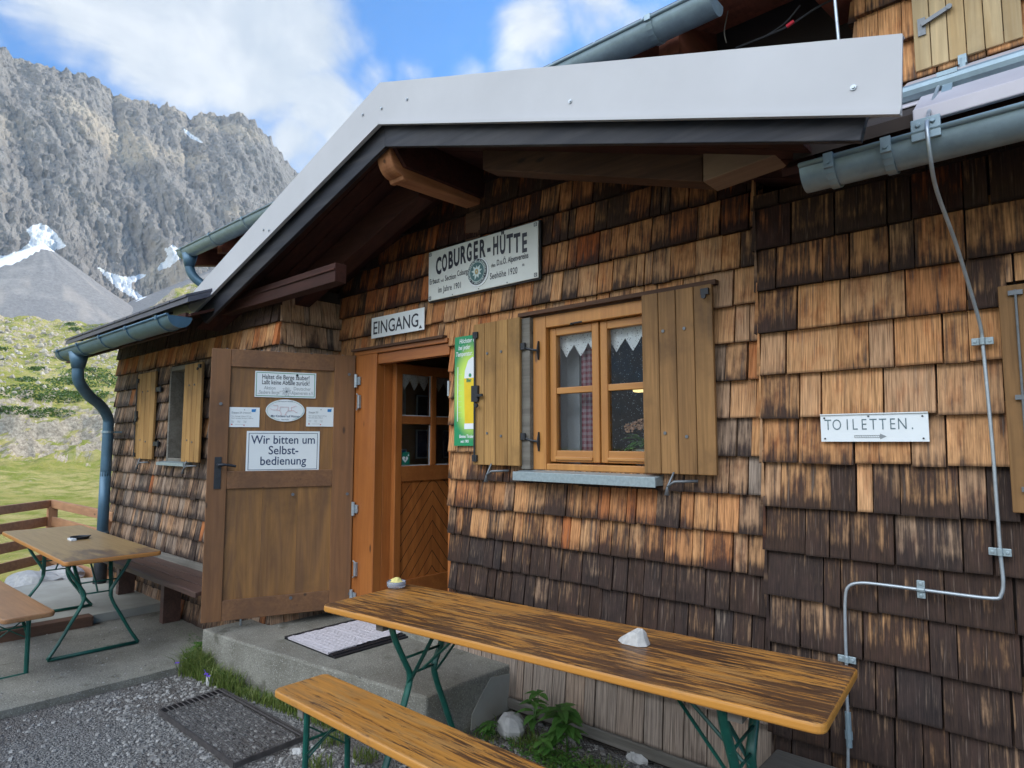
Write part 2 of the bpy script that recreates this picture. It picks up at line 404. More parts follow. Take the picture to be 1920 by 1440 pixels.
def concrete():
    m_, q, b = newmat('exposed_concrete'); oc = q.obj()
    n = q.noise(oc, 2.2, 6, .65); f = q.noise(oc, 90, 3, .7)
    vo = q.add('ShaderNodeTexVoronoi', {'Vector': oc, 'Scale': 85.0}); vo2 = q.add('ShaderNodeTexVoronoi', {'Vector': oc, 'Scale': 38.0})
    c = q.mix(q.mr(n, .3, .7), (.15, .138, .108), (.27, .255, .21))
    c = q.mix(q.mr(f, .4, .7, 0, .5), c, (.075, .07, .058))
    c = q.mix(q.mr(vo.outputs['Distance'], .16, .26, .75, 0), c, (.40, .38, .34))
    c = q.mix(q.mr(vo2.outputs['Distance'], .08, .13, .8, 0), c, (.45, .43, .40))
    c = q.mix(q.mr(q.noise(oc, 5, 4, .6), .58, .72, 0, .8), c, (.085, .078, .055))
    q.set(b, 'Base Color', c); q.set(b, 'Roughness', .85); q.set(b, 'Normal', q.bump(q.m('ADD', f, vo.outputs['Distance']), .5, .004)); return m_
M['concrete'] = concrete()
def smooth_conc():
    m_, q, b = newmat('smooth_concrete'); oc = q.obj(); n = q.noise(oc, 3, 6, .6)
    q.set(b, 'Base Color', q.mix(q.mr(n, .3, .7), (.30, .29, .25), (.38, .37, .32))); q.set(b, 'Roughness', .9); return m_
M['smoothconc'] = smooth_conc()
def gravel():
    m_, q, b = newmat('grey_gravel'); oc = q.obj()
    vo = q.add('ShaderNodeTexVoronoi', {'Vector': oc, 'Scale': 105.0, 'Randomness': 1.0})
    vo2 = q.add('ShaderNodeTexVoronoi', {'Vector': oc, 'Scale': 47.0})
    n = q.noise(oc, 1.3, 5, .6); f = q.noise(oc, 120, 3, .7)
    g = q.add('ShaderNodeSeparateColor'); q.set(g, 0, vo.outputs['Color'])
    c = q.mix(g.outputs[0], (.10, .092, .082), (.30, .285, .26))
    c = q.mix(q.mr(vo.outputs['Distance'], .35, .75, 0, .75), c, (.045, .042, .04))
    damp = q.mr(n, .44, .58)
    c = q.mix(q.m('MULTIPLY', damp, .75), c, (.085, .068, .055))
    c = q.mix(q.mr(f, .4, .8, 0, .3), c, (.35, .35, .35))
    q.set(b, 'Base Color', c); q.set(b, 'Roughness', q.mr(damp, 0, 1, .9, .6, False))
    q.set(b, 'Normal', q.bump(q.m('ADD', q.m('MULTIPLY', vo.outputs['Distance'], -1), q.m('MULTIPLY', vo2.outputs['Distance'], -1)), .8, .012)); return m_
M['gravel'] = gravel()
def stones_mat(name, a, c_):
    m_, q, b = newmat(name); isl = q.island(); n = q.noise(q.obj(), 30, 4, .6)
    c = q.mix(isl, a, c_); c = q.mix(q.mr(n, .4, .8, 0, .35), c, (.4, .4, .4))
    q.set(b, 'Base Color', c); q.set(b, 'Roughness', .85); return m_
M['stones'] = stones_mat('loose_stones', (.10, .092, .082), (.36, .34, .31))
def leafm(name, a, c_, trans=.0):
    m_, q, b = newmat(name); isl = q.island(); n = q.noise(q.obj(), 25, 2)
    c = q.mix(isl, a, c_); c = q.mix(q.mr(n, .4, .7, 0, .4), c, a)
    q.set(b, 'Base Color', c); q.set(b, 'Roughness', .5)
    q.set(b, 'Subsurface Weight', .0)
    if trans:
        td = q.add('ShaderNodeBsdfTranslucent', {'Color': c}); mx_ = q.add('ShaderNodeMixShader'); q.set(mx_, 0, trans)
        q.l.new(b.outputs[0], mx_.inputs[1]); q.l.new(td.outputs[0], mx_.inputs[2]); q.l.new(mx_.outputs[0], q.n['Material Output'].inputs[0])
    return m_
M['grass'] = leafm('grass_blades', (.07, .13, .02), (.24, .27, .07), .35)
M['leaf'] = leafm('green_leaves', (.06, .16, .028), (.13, .27, .055), .35)
M['scrub'] = leafm('dwarf_pine_leaves', (.05, .11, .018), (.11, .19, .035), .3)
def glass():
    m_ = bpy.data.materials.new('window_glass'); m_.use_nodes = True; q = NT(m_.node_tree)
    for nd in list(q.n): q.n.remove(nd)
    tr = q.add('ShaderNodeBsdfTransparent', {'Color': (.90, .92, .92)}); gl = q.add('ShaderNodeBsdfGlossy', {'Roughness': .02, 'Color': (1, 1, 1)})
    oc = q.obj(); dr = q.add('ShaderNodeTexVoronoi', {'Vector': oc, 'Scale': 130.0})
    bn = q.bump(q.mr(dr.outputs['Distance'], .12, .3, 1, 0), .25, .002); q.set(gl, 'Normal', bn)
    fr = q.add('ShaderNodeFresnel', {'IOR': 1.45}); mx_ = q.add('ShaderNodeMixShader'); q.set(mx_, 0, fr)
    q.l.new(tr.outputs[0], mx_.inputs[1]); q.l.new(gl.outputs[0], mx_.inputs[2])
    rc = q.add('ShaderNodeSeparateColor'); q.set(rc, 0, dr.outputs['Color'])
    drop = q.m('MULTIPLY', q.mr(dr.outputs['Distance'], .20, .26, 1, 0), q.m('GREATER_THAN', rc.outputs[0], .66))     # rain drops, their sparkle painted as pale specks
    df = q.add('ShaderNodeBsdfDiffuse', {'Color': (.55, .58, .62)}); m2 = q.add('ShaderNodeMixShader'); q.set(m2, 0, q.m('MULTIPLY', drop, .45))
    q.l.new(mx_.outputs[0], m2.inputs[1]); q.l.new(df.outputs[0], m2.inputs[2])
    o = q.add('ShaderNodeOutputMaterial'); q.l.new(m2.outputs[0], o.inputs[0]); return m_
M['glass'] = glass()
def gingham():
    m_, q, b = newmat('red_gingham_cloth'); s3 = q.sep(q.obj())
    a = q.m('GREATER_THAN', q.m('FRACT', q.m('MULTIPLY', q.m('ADD', s3[0], s3[1]), 30)), .5); c = q.m('GREATER_THAN', q.m('FRACT', q.m('MULTIPLY', s3[2], 30)), .5)
    f = q.m('MULTIPLY', q.m('ADD', a, c), .5)
    q.set(b, 'Base Color', q.mix(f, (.40, .30, .32), (.22, .02, .045))); q.set(b, 'Roughness', .9); return m_
M['gingham'] = gingham()
def lace():
    m_, q, b = newmat('white_lace'); vo = q.add('ShaderNodeTexVoronoi', {'Vector': q.obj(), 'Scale': 70.0})
    q.set(b, 'Base Color', q.mix(q.mr(vo.outputs['Distance'], .15, .3), (.25, .25, .27), (.8, .82, .82))); q.set(b, 'Roughness', .9); return m_
M['lace'] = lace()
M['leaf2'] = leafm('indoor_leaves', (.10, .26, .05), (.18, .36, .09), .3)
M['plaster'] = plain('pale_reveal', (.42, .45, .47), .8)
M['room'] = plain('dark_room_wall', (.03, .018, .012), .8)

# ------------------------------------------------------------------ setting: ground
def gravel_patch():
    mb = MB(); mb.box((-4.66, -14, -.6), (9, .4, 0)); return mb.build('ground', M['gravel'])
tag(gravel_patch(), kind='structure')
# terrace slab left of the entrance, with an uneven cast edge
mb = MB(); pts = []
for i in range(60):
    y = -9 + i * (9 - .5) / 59
    pts.append((-4.655 + .012*noise.noise(Vector((y*5, 0, 0))), y))
poly = [(p[0], p[1], .045) for p in pts] + [(-6.28, -.5, .045), (-6.28, -9, .045)]
mb.prism(poly, (0, 0, -.8)); tag(mb.build('pavement', M['concrete']), kind='structure')
mb = MB(); pp = [(-6.3, -9), (-6.3, -.5)] + [(-8.0 - .15*math.sin(k*1.7), -.5 - k*.55) for k in range(16)]
mb.prism([(x, y, .11) for x, y in pp], (0, 0, -.9)); tag(mb.build('pavement', M['smoothconc']), kind='structure')
# concrete landing in front of the door
SLZ = .262
mb = MB(); fr = []
for i in range(41):
    x = -4.66 + 2.08*i/40; fr.append((x, -.905 + .25*(i/40)**1.2 + .008*noise.noise(Vector((x*6, 3, 0))), SLZ))
mb.prism(fr + [(-2.58, .02, SLZ), (-4.66, .02, SLZ)], (0, 0, -.5)); landing = tag(mb.build('pavement', M['concrete'], bevel=.014), kind='structure')

# loose stones on the gravel
def stones(n, area, smin, smax, zf=0.0, avoid=None):
    mb = MB()
    for _ in range(n):
        x = random.uniform(area[0], area[1]); y = random.uniform(area[2], area[3])
        if avoid and avoid(x, y): continue
        if noise.noise(Vector((x*1.3, y*1.3, 11))) > .12 and random.random() < .8: continue
        r = smin + (smax - smin) * random.random()**3
        vs = []; a0 = random.random()*6
        for zz, rr in ((0, 1.0), (.55, .8)):
            for k in range(5):
                a = a0 + k*2*PI/5 + random.uniform(-.3, .3); q = r*rr*random.uniform(.7, 1.2)
                vs.append((x + q*math.cos(a), y + q*.8*math.sin(a), zf + r*zz*random.uniform(.7, 1.1)))
        mb.add(vs, [(5, 6, 7, 8, 9)] + [(k, (k+1) % 5, (k+1) % 5 + 5, k+5) for k in range(5)])
    return mb
def in_slab(x, y): return -4.68 < x < -2.55 and y > -.93
tag(stones(14000, (-4.62, -1.9, -2.3, -.5), .003, .017, 0, in_slab).build('gravel', M['stones']), 'loose grey stones covering the gravel yard', 'gravel', kind='stuff')
tag(stones(2600, (-2.5, -1.1, -.75, -.03), .004, .02).build('gravel', M['stones']), 'loose stones in the bed at the foot of the wall', 'gravel', kind='stuff')
tag(stones(160, (-4.6, -2.7, -.8, -.1), .002, .007, SLZ).build('gravel', M['stones']), 'grit scattered on the concrete landing', 'gravel', kind='stuff')
tag(stones(500, (-6.2, -4.7, -2.0, -.62), .003, .010, .045).build('gravel', M['stones']), 'scattered grit on the concrete terrace', 'gravel', kind='stuff')

# ------------------------------------------------------------------ setting: terrain
def interp(x, xs, ys): return float(np.interp(x, xs, ys))
def azr(az, Rr): a = R(az); return CAMPOS.x - Rr*math.cos(a), CAMPOS.y + Rr*math.sin(a)
crest_az = [-40, 0, 9.3, 11, 13.35, 16, 17.9, 19, 20.2, 22, 26, 60]
crest_el = [8.5, 9, 8.9, 8.7, 8.65, 8.9, 9.5, 10.8, 12.1, 12.6, 13, 12]
def fbm(x, y, z, o=5): return noise.fractal(Vector((x, y, z)), 1.0, 2.0, o)
RR = [9.5, 12, 15, 22, 32, 50, 75, 105, 130, 140, 146, 153, 175, 215, 260, 300, 330, 360]
def meadow_z(az, Rr):
    ce = interp(az, crest_az, crest_el)
    cl = 2.2*math.sin(az*.7) + 1.0*fbm(az*.5, 1, 0, 3)
    els = [-13.5, -11, -9.3, -7.6, -6.4, -5, -3.6, -2.3, -1.4, -1.0+.3*cl*.1, .9, 3.0, 3.6, 5.1, 7.0, ce-.4, ce, ce-1.0]
    el = interp(Rr, RR, els)
    z = CAMPOS.z + Rr*math.tan(R(el))
    return z
mb = MB(); azs = np.arange(-32, 62.01, .16); rs = list(np.concatenate([np.linspace(9.5, 40, 34), np.linspace(41, 128, 60), np.linspace(129, 156, 46), np.linspace(157.5, 360, 120)]))
vs = []
for Rr in rs:
    for az in azs:
        x, y = azr(az, Rr); z = meadow_z(az, Rr)
        amp = .06 + Rr*.009*min(1, max(0, (Rr-25)/80))
        n_ = fbm(x*.09, y*.09, 0, 6)
        z += amp*n_ + (.0022*Rr)*fbm(x*.5, y*.5, 4, 4)
        if 100 < Rr < 175:  # craggy outcrop
            k = 1 - abs(Rr-140)/38; k = max(0, k)
            z += k*3.2*noise.ridged_multi_fractal(Vector((x*.07, y*.07, z*.1)), .9, 2.1, 5, 1, 2) - 2.9*k
        vs.append((x, y, z))
na = len(azs)
fs = [(i*na+j, i*na+j+1, (i+1)*na+j+1, (i+1)*na+j) for i in range(len(rs)-1) for j in range(na-1)]
mb.add(vs, fs)
def meadow_mat():
    m_, q, b = newmat('alpine_meadow'); oc = q.add('ShaderNodeNewGeometry').outputs['Position']
    nz = q.sep(q.add('ShaderNodeNewGeometry').outputs['True Normal'])[2]
    n = q.noise(oc, .05, 6, .6); n2 = q.noise(oc, .35, 6, .68); n3 = q.noise(oc, 1.6, 5, .7); n4 = q.noise(oc, .11, 5, .65)
    g = q.mix(q.mr(n, .35, .65), (.28, .265, .06), (.45, .38, .16))
    g = q.mix(q.mr(n2, .42, .62), g, (.17, .215, .03))
    rockc = q.mix(q.mr(n3, .3, .7), (.24, .20, .15), (.52, .45, .35))
    ps = q.sep(oc); dist = q.add('ShaderNodeVectorMath', operation='DISTANCE'); q.set(dist, 0, oc); q.set(dist, 1, tuple(CAMPOS)); dd = dist.outputs['Value']
    far = q.mr(dd, 165, 230, 0, .05)
    mask = q.mr(q.m('ADD', q.m('MULTIPLY', n4, .55), q.m('MULTIPLY', n3, .5)), q.m('SUBTRACT', .62, far), q.m('SUBTRACT', .66, far))
    near = q.mr(dd, 60, 110, 0, 1)
    c = q.mix(q.m('MULTIPLY', mask, near), g, rockc)
    c = q.mix(q.m('MULTIPLY', q.mr(n3, .5, .7, 0, .6), q.mr(dd, 150, 100, 0, 1)), c, (.36, .31, .17))
    n5 = q.noise(oc, 4.5, 5, .75); n6 = q.noise(oc, 17, 3, .7)
    c = q.mix(q.mr(q.m('ADD', q.m('MULTIPLY', n5, .6), q.m('MULTIPLY', n6, .4)), .45, .6, 0, .65), c, (.22, .215, .05))
    c = q.mix(q.mr(n5, .62, .68, 0, .7), c, (.46, .41, .30))
    rockc = q.mix(q.mr(q.noise(oc, 2.2, 6, .7), .56, .68, 0, .75), rockc, (.10, .09, .07))
    steep = q.mr(nz, .80, .66)
    c = q.mix(steep, c, rockc)
    q.set(b, 'Base Color', c); q.set(b, 'Roughness', .95); q.set(b, 'Specular IOR Level', .1)
    q.set(b, 'Normal', q.bump(q.m('ADD', n3, n5), 1.0, .30)); return m_
meadow = mb.build('terrain', meadow_mat(), smooth=True); tag(meadow, kind='structure')

# mountain face
cr_az = [-40, -10, 0, 8.2, 9.2, 11.2, 13, 14.2, 15.3, 17, 19.8, 20.6, 21.8, 23, 24.4, 25.5, 26.6, 28, 29.3, 33, 40, 62]
cr_el = [22, 23, 24.5, 26.3, 25.7, 25.9, 26.2, 26.0, 25.2, 25.3, 25.4, 25.0, 25.7, 25.6, 25.9, 25.5, 24.6, 23.4, 22.2, 19.5, 17, 15]
azs = np.concatenate([np.arange(-32, 6, .4), np.arange(6, 31, .085), np.arange(31, 60.1, .4)]); ts = np.linspace(0, 1, 330); vs = []
for tt in ts:
    for az in azs:
        ce = interp(az, cr_az, cr_el)
        Rr = 560 + 330*tt**1.05; a = R(az)
        z0 = 15; z1 = CAMPOS.z + 890*math.tan(R(ce))
        prof = tt**.86
        z = z0 + (z1-z0)*prof
        u_ = az*15; 
        ud = u_ + .45*(z-150)          # gullies lean with the strata
        gul = noise.ridged_multi_fractal(Vector((ud*.008, z*.0030, 3)), .95, 2.2, 4, 1, 2)
        rib = noise.ridged_multi_fractal(Vector((u_*.06 + z*.012, z*.016, 9)), .8, 2.1, 4, 1, 2)
        fine = fbm(u_*.16, z*.14, 7, 4)
        Rr += (-24*(gul-1.0)*(1-.45*tt) - 3.0*(rib-1.0))*min(1, tt*5+.15) - 2.2*fine
        z += 1.6*fine*(1 if tt < .99 else 1.6) + (6*fbm(u_*.15, 9, 0, 4) if tt > .93 else 0)*(tt-.93)/.07
        x, y = azr(az, Rr); vs.append((x, y, z))
# back side so the ridge has depth
for az in azs:
    x, y = azr(az, 1150); vs.append((x, y, 120))
na = len(azs); nr = len(ts)+1
mb = MB(); mb.add(vs, [(i*na+j, i*na+j+1, (i+1)*na+j+1, (i+1)*na+j) for i in range(nr-1) for j in range(na-1)])
def mountain_mat():
    m_, q, b = newmat('mountain_rock'); oc = q.add('ShaderNodeNewGeometry').outputs['Position']
    n = q.noise(oc, .008, 5, .6); n2 = q.noise(q.mapv(oc, (1, 1, .4)), .07, 8, .72, .6); n3 = q.noise(q.mapv(oc, (1, 1, .6)), .35, 5, .7)
    c = q.mix(q.mr(n2, .3, .7), (.155, .15, .145), (.30, .285, .265))
    c = q.mix(q.mr(n, .52, .68, 0, .75), c, (.50, .42, .32))
    c = q.mix(q.mr(n3, .5, .75, 0, .5), c, (.36, .355, .35))
    at = q.add('ShaderNodeAttribute', attribute_name='snow'); c = q.mix(q.mr(at.outputs['Fac'], .4, .6), c, (.75, .78, .80))
    q.set(b, 'Base Color', c); q.set(b, 'Roughness', 1); q.set(b, 'Specular IOR Level', .05)
    q.set(b, 'Normal', q.bump(q.m('ADD', n2, n3), 1.0, 3.5)); return m_
mountain = mb.build('mountain', mountain_mat()); tag(mountain, kind='structure')
def cone(az, Rr, el, name, slope):
    ax, ay = azr(az, Rr); az_ = CAMPOS.z + Rr*math.tan(R(el)); mb = MB(); vs = []; ns = 260; nrr = 70
    for i in range(nrr):
        r = 1 + 330*(i/(nrr-1))
        for k in range(ns):
            a = k*2*PI/ns; x, y = ax + r*math.cos(a), ay + r*math.sin(a)
            z = az_ - r*slope + .00035*r*r + 1.2*min(1, r/30)*noise.noise(Vector((math.cos(a)*5, math.sin(a)*5, r*.01))) + .5*fbm(x*.05, y*.05, 0, 4)
            vs.append((x, y, z))
    mb.add(vs, [(i*ns+k, i*ns+(k+1) % ns, (i+1)*ns+(k+1) % ns, (i+1)*ns+k) for i in range(nrr-1) for k in range(ns)])
    ob = mb.build(name, M['scree'], smooth=True); at = ob.data.attributes.new('streak', 'FLOAT', 'POINT')
    at.data.foreach_set('value', [.5+.9*noise.fractal(Vector((math.cos(2*PI*(k % ns)/ns)*4+.02*(k//ns), math.sin(2*PI*(k % ns)/ns)*4, (k//ns)*.09)), 1, 2, 5) for k in range(ns*nrr)])
    return tag(ob, kind='structure')
def scree_mat():
    m_, q, b = newmat('grey_scree'); oc = q.add('ShaderNodeNewGeometry').outputs['Position']
    n = q.noise(oc, .02, 6, .65); n2 = q.noise(oc, .5, 5, .7); n3 = q.noise(q.mapv(oc, (1, 1, .15)), .09, 5, .6)
    c = q.mix(q.mr(n2, .3, .7), (.16, .158, .157), (.225, .222, .218))
    st_ = q.add('ShaderNodeAttribute', attribute_name='streak').outputs['Fac']
    c = q.mix(q.mr(st_, .7, 1.1, 0, .55), c, (.36, .32, .28)); c = q.mix(q.mr(st_, .35, 0, 0, .3), c, (.17, .17, .175))
    c = q.mix(q.mr(q.noise(oc, .9, 4, .6), .66, .7, 0, .8), c, (.12, .12, .12))
    c = q.mix(q.mr(n, .55, .7, 0, .5), c, (.36, .34, .31))
    at = q.add('ShaderNodeAttribute', attribute_name='snow'); c = q.mix(q.mr(at.outputs['Fac'], .4, .6), c, (.75, .78, .80))
    q.set(b, 'Base Color', c); q.set(b, 'Roughness', 1); q.set(b, 'Specular IOR Level', .05); q.set(b, 'Normal', q.bump(n2, .5, .6)); return m_
M['scree'] = scree_mat()
c1 = cone(11.45, 520, 14.2, 'hill', .74)
c2 = cone(24.8, 560, 15.0, 'hill', .66)
# old snow lying where scree meets rock: draped over the terrain
from mathutils.bvhtree import BVHTree
SNOWP = [[(76, 418), (90, 424), (106, 440), (124, 462), (100, 470), (80, 466), (66, 474), (44, 486), (12, 498), (-30, 507), (-30, 487), (8, 479), (36, 470), (54, 456), (58, 444), (48, 430), (62, 422)],
         [(182, 500), (206, 512), (232, 518), (252, 517), (276, 512), (264, 524), (246, 531), (246, 541), (260, 550), (276, 562), (258, 562), (236, 552), (218, 538), (200, 522)],
         [(324, 459), (336, 466), (356, 468), (350, 478), (332, 488), (318, 500), (298, 508), (294, 502), (306, 490), (316, 480), (306, 466)],
         [(343, 239), (352, 246), (366, 256), (380, 267), (374, 268), (360, 260), (347, 250)]]
def to_px(p):
    c = M3.transposed() @ (Vector(p) - CAMPOS)
    return (CX + FPX*c.x/c.z, CY + FPX*c.y/c.z) if c.z > 0 else (-1e5, -1e5)
def inpoly(x, y, P):
    r_ = False; j = len(P)-1
    for i in range(len(P)):
        if (P[i][1] > y) != (P[j][1] > y) and x < (P[j][0]-P[i][0])*(y-P[i][1])/(P[j][1]-P[i][1]) + P[i][0]: r_ = not r_
        j = i
    return r_
def lay_snow(ob):
    """old snow lies where scree meets rock; stored per vertex on the ground it lies on"""
    me = ob.data; at = me.attributes.new('snow', 'FLOAT', 'POINT'); vals = []
    for v in me.vertices:
        x, y = to_px(v.co + ob.location); x += 2.5*noise.noise(Vector((x*.07, y*.07, 0))); y += 2*noise.noise(Vector((x*.09, y*.09, 5)))
        vals.append(1.0 if any(inpoly(x, y, P) for P in SNOWP) else 0.0)
    at.data.foreach_set('value', vals)
for ob in (mountain, c1, c2): lay_snow(ob)
bpy.context.view_layer.update()
from mathutils.bvhtree import BVHTree

# dwarf pine scrub on the slope
mb = MB(); mtree = BVHTree.FromPolygons([meadow.matrix_world @ v.co for v in meadow.data.vertices], [tuple(p.vertices) for p in meadow.data.polygons])
def clump(px, py, w_, n_):
    for _ in range(int(n_*1.6)):
        a = random.random()*2*PI; r = random.random()**.5
        h = mtree.ray_cast(CAMPOS, ray(px + w_*r*math.cos(a), py + w_*.20*r*math.sin(a)).normalized())
        if h[0] is None: continue
        s_ = h[3]*.0013; p = h[0] + Vector((random.uniform(-1, 1)*s_*2, random.uniform(-1, 1)*s_*2, random.uniform(0, 2.2)*s_*(1.3-r)))
        u = Vector((random.gauss(0, 1), random.gauss(0, 1), random.gauss(0, .6))).normalized(); v_ = u.orthogonal().normalized()
        s_ *= random.uniform(.6, 1.4); mb.add([p-u*s_, p+v_*s_*.8, p+u*s_, p-v_*s_*.8], [(0, 1, 2, 3)])
for (px, py, w_, n_) in [(60, 735, 75, 520), (20, 770, 40, 260), (120, 745, 55, 420), (185, 715, 60, 480), (90, 775, 50, 300), (160, 700, 50, 300),
                         (133, 609, 9, 90), (140, 618, 10, 90), (68, 692, 16, 130), (170, 740, 40, 260), (5, 655, 12, 60), (350, 560, 8, 40), (120, 715, 34, 200), (50, 712, 22, 120)]:
    clump(px, py, w_, n_)
tag(mb.build('shrubs', M['scrub']), 'dark green dwarf pine scrub on the sunlit slope', 'shrubs', kind='stuff')
# boulders strewn over the slope
mb = MB()
for _ in range(2200):
    px = random.uniform(-20, 380); py = random.choice([random.gauss(640, 30), random.gauss(690, 40), random.uniform(560, 740)])
    h = mtree.ray_cast(CAMPOS, ray(px, py).normalized())
    if h[0] is None: continue
    r = h[3]*.0009*(.5 + 3.2*random.random()**6); p = h[0]; a0 = random.random()*6; v_ = []
    for zz, rr in ((-.4, 1.1), (.5, .95), (1.05, .45)):
        for k in range(6):
            a = a0+k*PI/3+random.uniform(-.3, .3); v_.append((p.x+r*rr*random.uniform(.7, 1.25)*math.cos(a), p.y+r*rr*random.uniform(.7, 1.25)*math.sin(a), p.z+r*zz*random.uniform(.8, 1.2)))
    mb.add(v_, [(12, 13, 14, 15, 16, 17)] + [(L*6+k, L*6+(k+1) % 6, L*6+6+(k+1) % 6, L*6+6+k) for L in (0, 1) for k in range(6)])
tag(mb.build('scattered_boulders', stones_mat('slope_boulders', (.28, .24, .18), (.50, .44, .35))), 'pale limestone boulders strewn over the meadow slope', 'boulders', kind='stuff')
# base plain below everything
mb = MB(); mb.box((-2500, -2500, -40), (2500, 2500, -30)); tag(mb.build('ground', meadow.data.materials[0]), kind='structure')
mb = MB(); mb.prism([(-9.6, -14, -.62), (9, -14, -.62), (60, -60, -9), (-60, -60, -9)], (0, 0, -1))
mb.prism([(-30, 0, -3.0), (-30, -60, -8), (-9.3, -14, -.62), (-8.2, -8, -.25), (-8.2, 0, -.25)], (0, 0, -1)); mb.prism([(-8.5, 0, -.25), (9, 0, -.25), (9, 14, -.25), (-8.5, 14, -.25)], (0, 0, -1))
mb.prism([(9, -14, -.1), (60, -60, -6), (60, 30, -6), (9, 14, -.1)], (0, 0, -1))
tag(mb.build('ground', meadow.data.materials[0]), kind='structure')

# ------------------------------------------------------------------ the hut
hut = empty('mountain_hut', (-3.0, 3.0, 0), 'brown shingled mountain hut with open entrance door, green-free wooden shutters and gabled porch roof', 'hut')
hut['label'] = 'dark brown shingle-clad mountain hut with wooden shutters and gabled porch roof'
PY = -.53      # plane of the projecting left wing
BY = -.06      # plane of the slightly proud right bay
SH = M['shingle']
def shingles(mb, x0, x1, courses, colf, holes=(), wr=(.06, .15), T=None, top=None, t0=.036, gap=.006):
    """rows of overlapping shakes in the local x-z plane facing -y; courses = list of course bottom heights"""
    old = mb.T; mb.T = T
    for ci in range(len(courses)-1):
        zb, zn = courses[ci], courses[ci+1]; h = zn - zb; zt = zn + .22*h
        x = x0 + random.uniform(-.04, 0)
        while x < x1:
            w_ = random.uniform(*wr) if random.random() > .18 else random.uniform(wr[0]*.7, wr[0]*1.1)
            a, b_ = max(x, x0), min(x + w_, x1)
            if x1 - b_ < wr[0]*.5: b_ = x1; w_ = b_-x+1e-4
            x += w_
            if b_ - a < .012: continue
            dz = random.gauss(0, .0016); dz2 = dz + random.gauss(0, .0016)
            if random.random() < .04: dz += random.uniform(-.010, .006); dz2 = dz
            th = t0 + random.uniform(-.004, .006)
            # subtract holes
            segs = [(a + gap*.5*random.random()*2, b_ - gap*.5, zb, zt)]
            for (hx0, hx1, hz0, hz1) in holes:
                ns = []
                for (sa, sb, za, zc) in segs:
                    if sb <= hx0 or sa >= hx1 or zc <= hz0 or za >= hz1: ns.append((sa, sb, za, zc)); continue
                    if sa < hx0: ns.append((sa, hx0, za, zc))
                    if sb > hx1: ns.append((hx1, sb, za, zc))
                    ma, mbb = max(sa, hx0), min(sb, hx1)
                    if za < hz0 - .01: ns.append((ma, mbb, za, min(hz0, zc)))
                    if zc > hz1 + .01 and zn > hz1 + .004: ns.append((ma, mbb, max(hz1, za), zc))
                segs = ns
            for (sa, sb, za, zc) in segs:
                if sb - sa < .01: continue
                if top:
                    tz = top((sa+sb)/2)
                    if za > tz: continue
                    zc = min(zc, tz)
                fz = lambda z_: -(t0*.12 + (th - t0*.12) * max(0, 1 - (z_ - zb)/(h*1.22)))
                col = colf((sa+sb)/2, (zb+zn)/2); curl = random.uniform(-.002, .002)
                u0, u1 = 0, sb-sa
                va, vb = (za-zb)/h, (zc-zb)/h
                d0 = dz if za == zb else 0; d1 = dz2 if za == zb else 0
                ya0, ya1, yb_ = fz(za)+curl, fz(za)-curl, fz(zc)
                tp = random.uniform(-.0015, .0015)
                P = [(sa, ya0, za+d0), (sb, ya1, za+d1), (sb+tp, yb_, zc), (sa+tp, yb_, zc), (sa, .004, za+d0), (sb, .004, za+d1), (sb, .004, zc), (sa, .004, zc)]
                mb.add(P, [(0, 1, 2, 3), (4, 5, 1, 0), (0, 3, 7, 4), (1, 5, 6, 2)],
                       [((u0, va), (u1, va), (u1, vb), (u0, vb)), ((u0, .0), (u1, .0), (u1, .0), (u0, .0)), ((0, va), (0, vb), (0, vb), (0, va)), ((u1, va), (u1, va), (u1, vb), (u1, vb))], c=col)
    mb.T = old
def clamp(v): return max(0.0, min(1.0, v))
def g_(s): return random.gauss(0, s)
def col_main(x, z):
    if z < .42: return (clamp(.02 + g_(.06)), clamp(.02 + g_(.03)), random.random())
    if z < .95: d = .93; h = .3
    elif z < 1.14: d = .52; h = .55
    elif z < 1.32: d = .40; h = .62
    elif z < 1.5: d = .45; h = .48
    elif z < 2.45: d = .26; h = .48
    else: d = .36 + .40*clamp((z-2.50)/.42); h = .76  # top courses darken: staining, plus the porch roof's shade put into the colour
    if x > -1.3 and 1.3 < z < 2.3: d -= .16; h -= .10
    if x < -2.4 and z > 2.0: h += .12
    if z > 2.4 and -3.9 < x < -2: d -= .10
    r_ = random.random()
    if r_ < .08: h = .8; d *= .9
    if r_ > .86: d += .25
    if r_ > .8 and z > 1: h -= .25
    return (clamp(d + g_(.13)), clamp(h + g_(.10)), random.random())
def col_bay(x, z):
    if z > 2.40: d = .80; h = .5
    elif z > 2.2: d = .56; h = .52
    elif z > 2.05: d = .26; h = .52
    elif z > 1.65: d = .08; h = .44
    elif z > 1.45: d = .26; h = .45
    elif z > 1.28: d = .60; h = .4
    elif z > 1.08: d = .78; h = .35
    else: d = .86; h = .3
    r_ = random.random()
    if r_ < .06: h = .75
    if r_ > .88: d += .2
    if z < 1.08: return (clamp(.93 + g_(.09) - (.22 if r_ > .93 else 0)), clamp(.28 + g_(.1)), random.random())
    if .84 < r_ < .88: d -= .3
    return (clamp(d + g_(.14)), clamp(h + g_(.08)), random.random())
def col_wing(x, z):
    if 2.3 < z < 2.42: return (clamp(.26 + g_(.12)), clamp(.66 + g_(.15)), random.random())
    if z > 2.42: return (.95, .4, random.random())  # top rows below the gutter: its black shadow put into the shingle colour
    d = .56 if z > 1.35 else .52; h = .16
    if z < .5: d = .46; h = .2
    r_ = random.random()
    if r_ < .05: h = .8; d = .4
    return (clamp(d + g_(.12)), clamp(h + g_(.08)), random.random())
def ridge_top(x): return 3.40 - .345*abs(x + 2.87)
def crs(z0, step, n_): return [z0 + step*i for i in range(n_+1)]
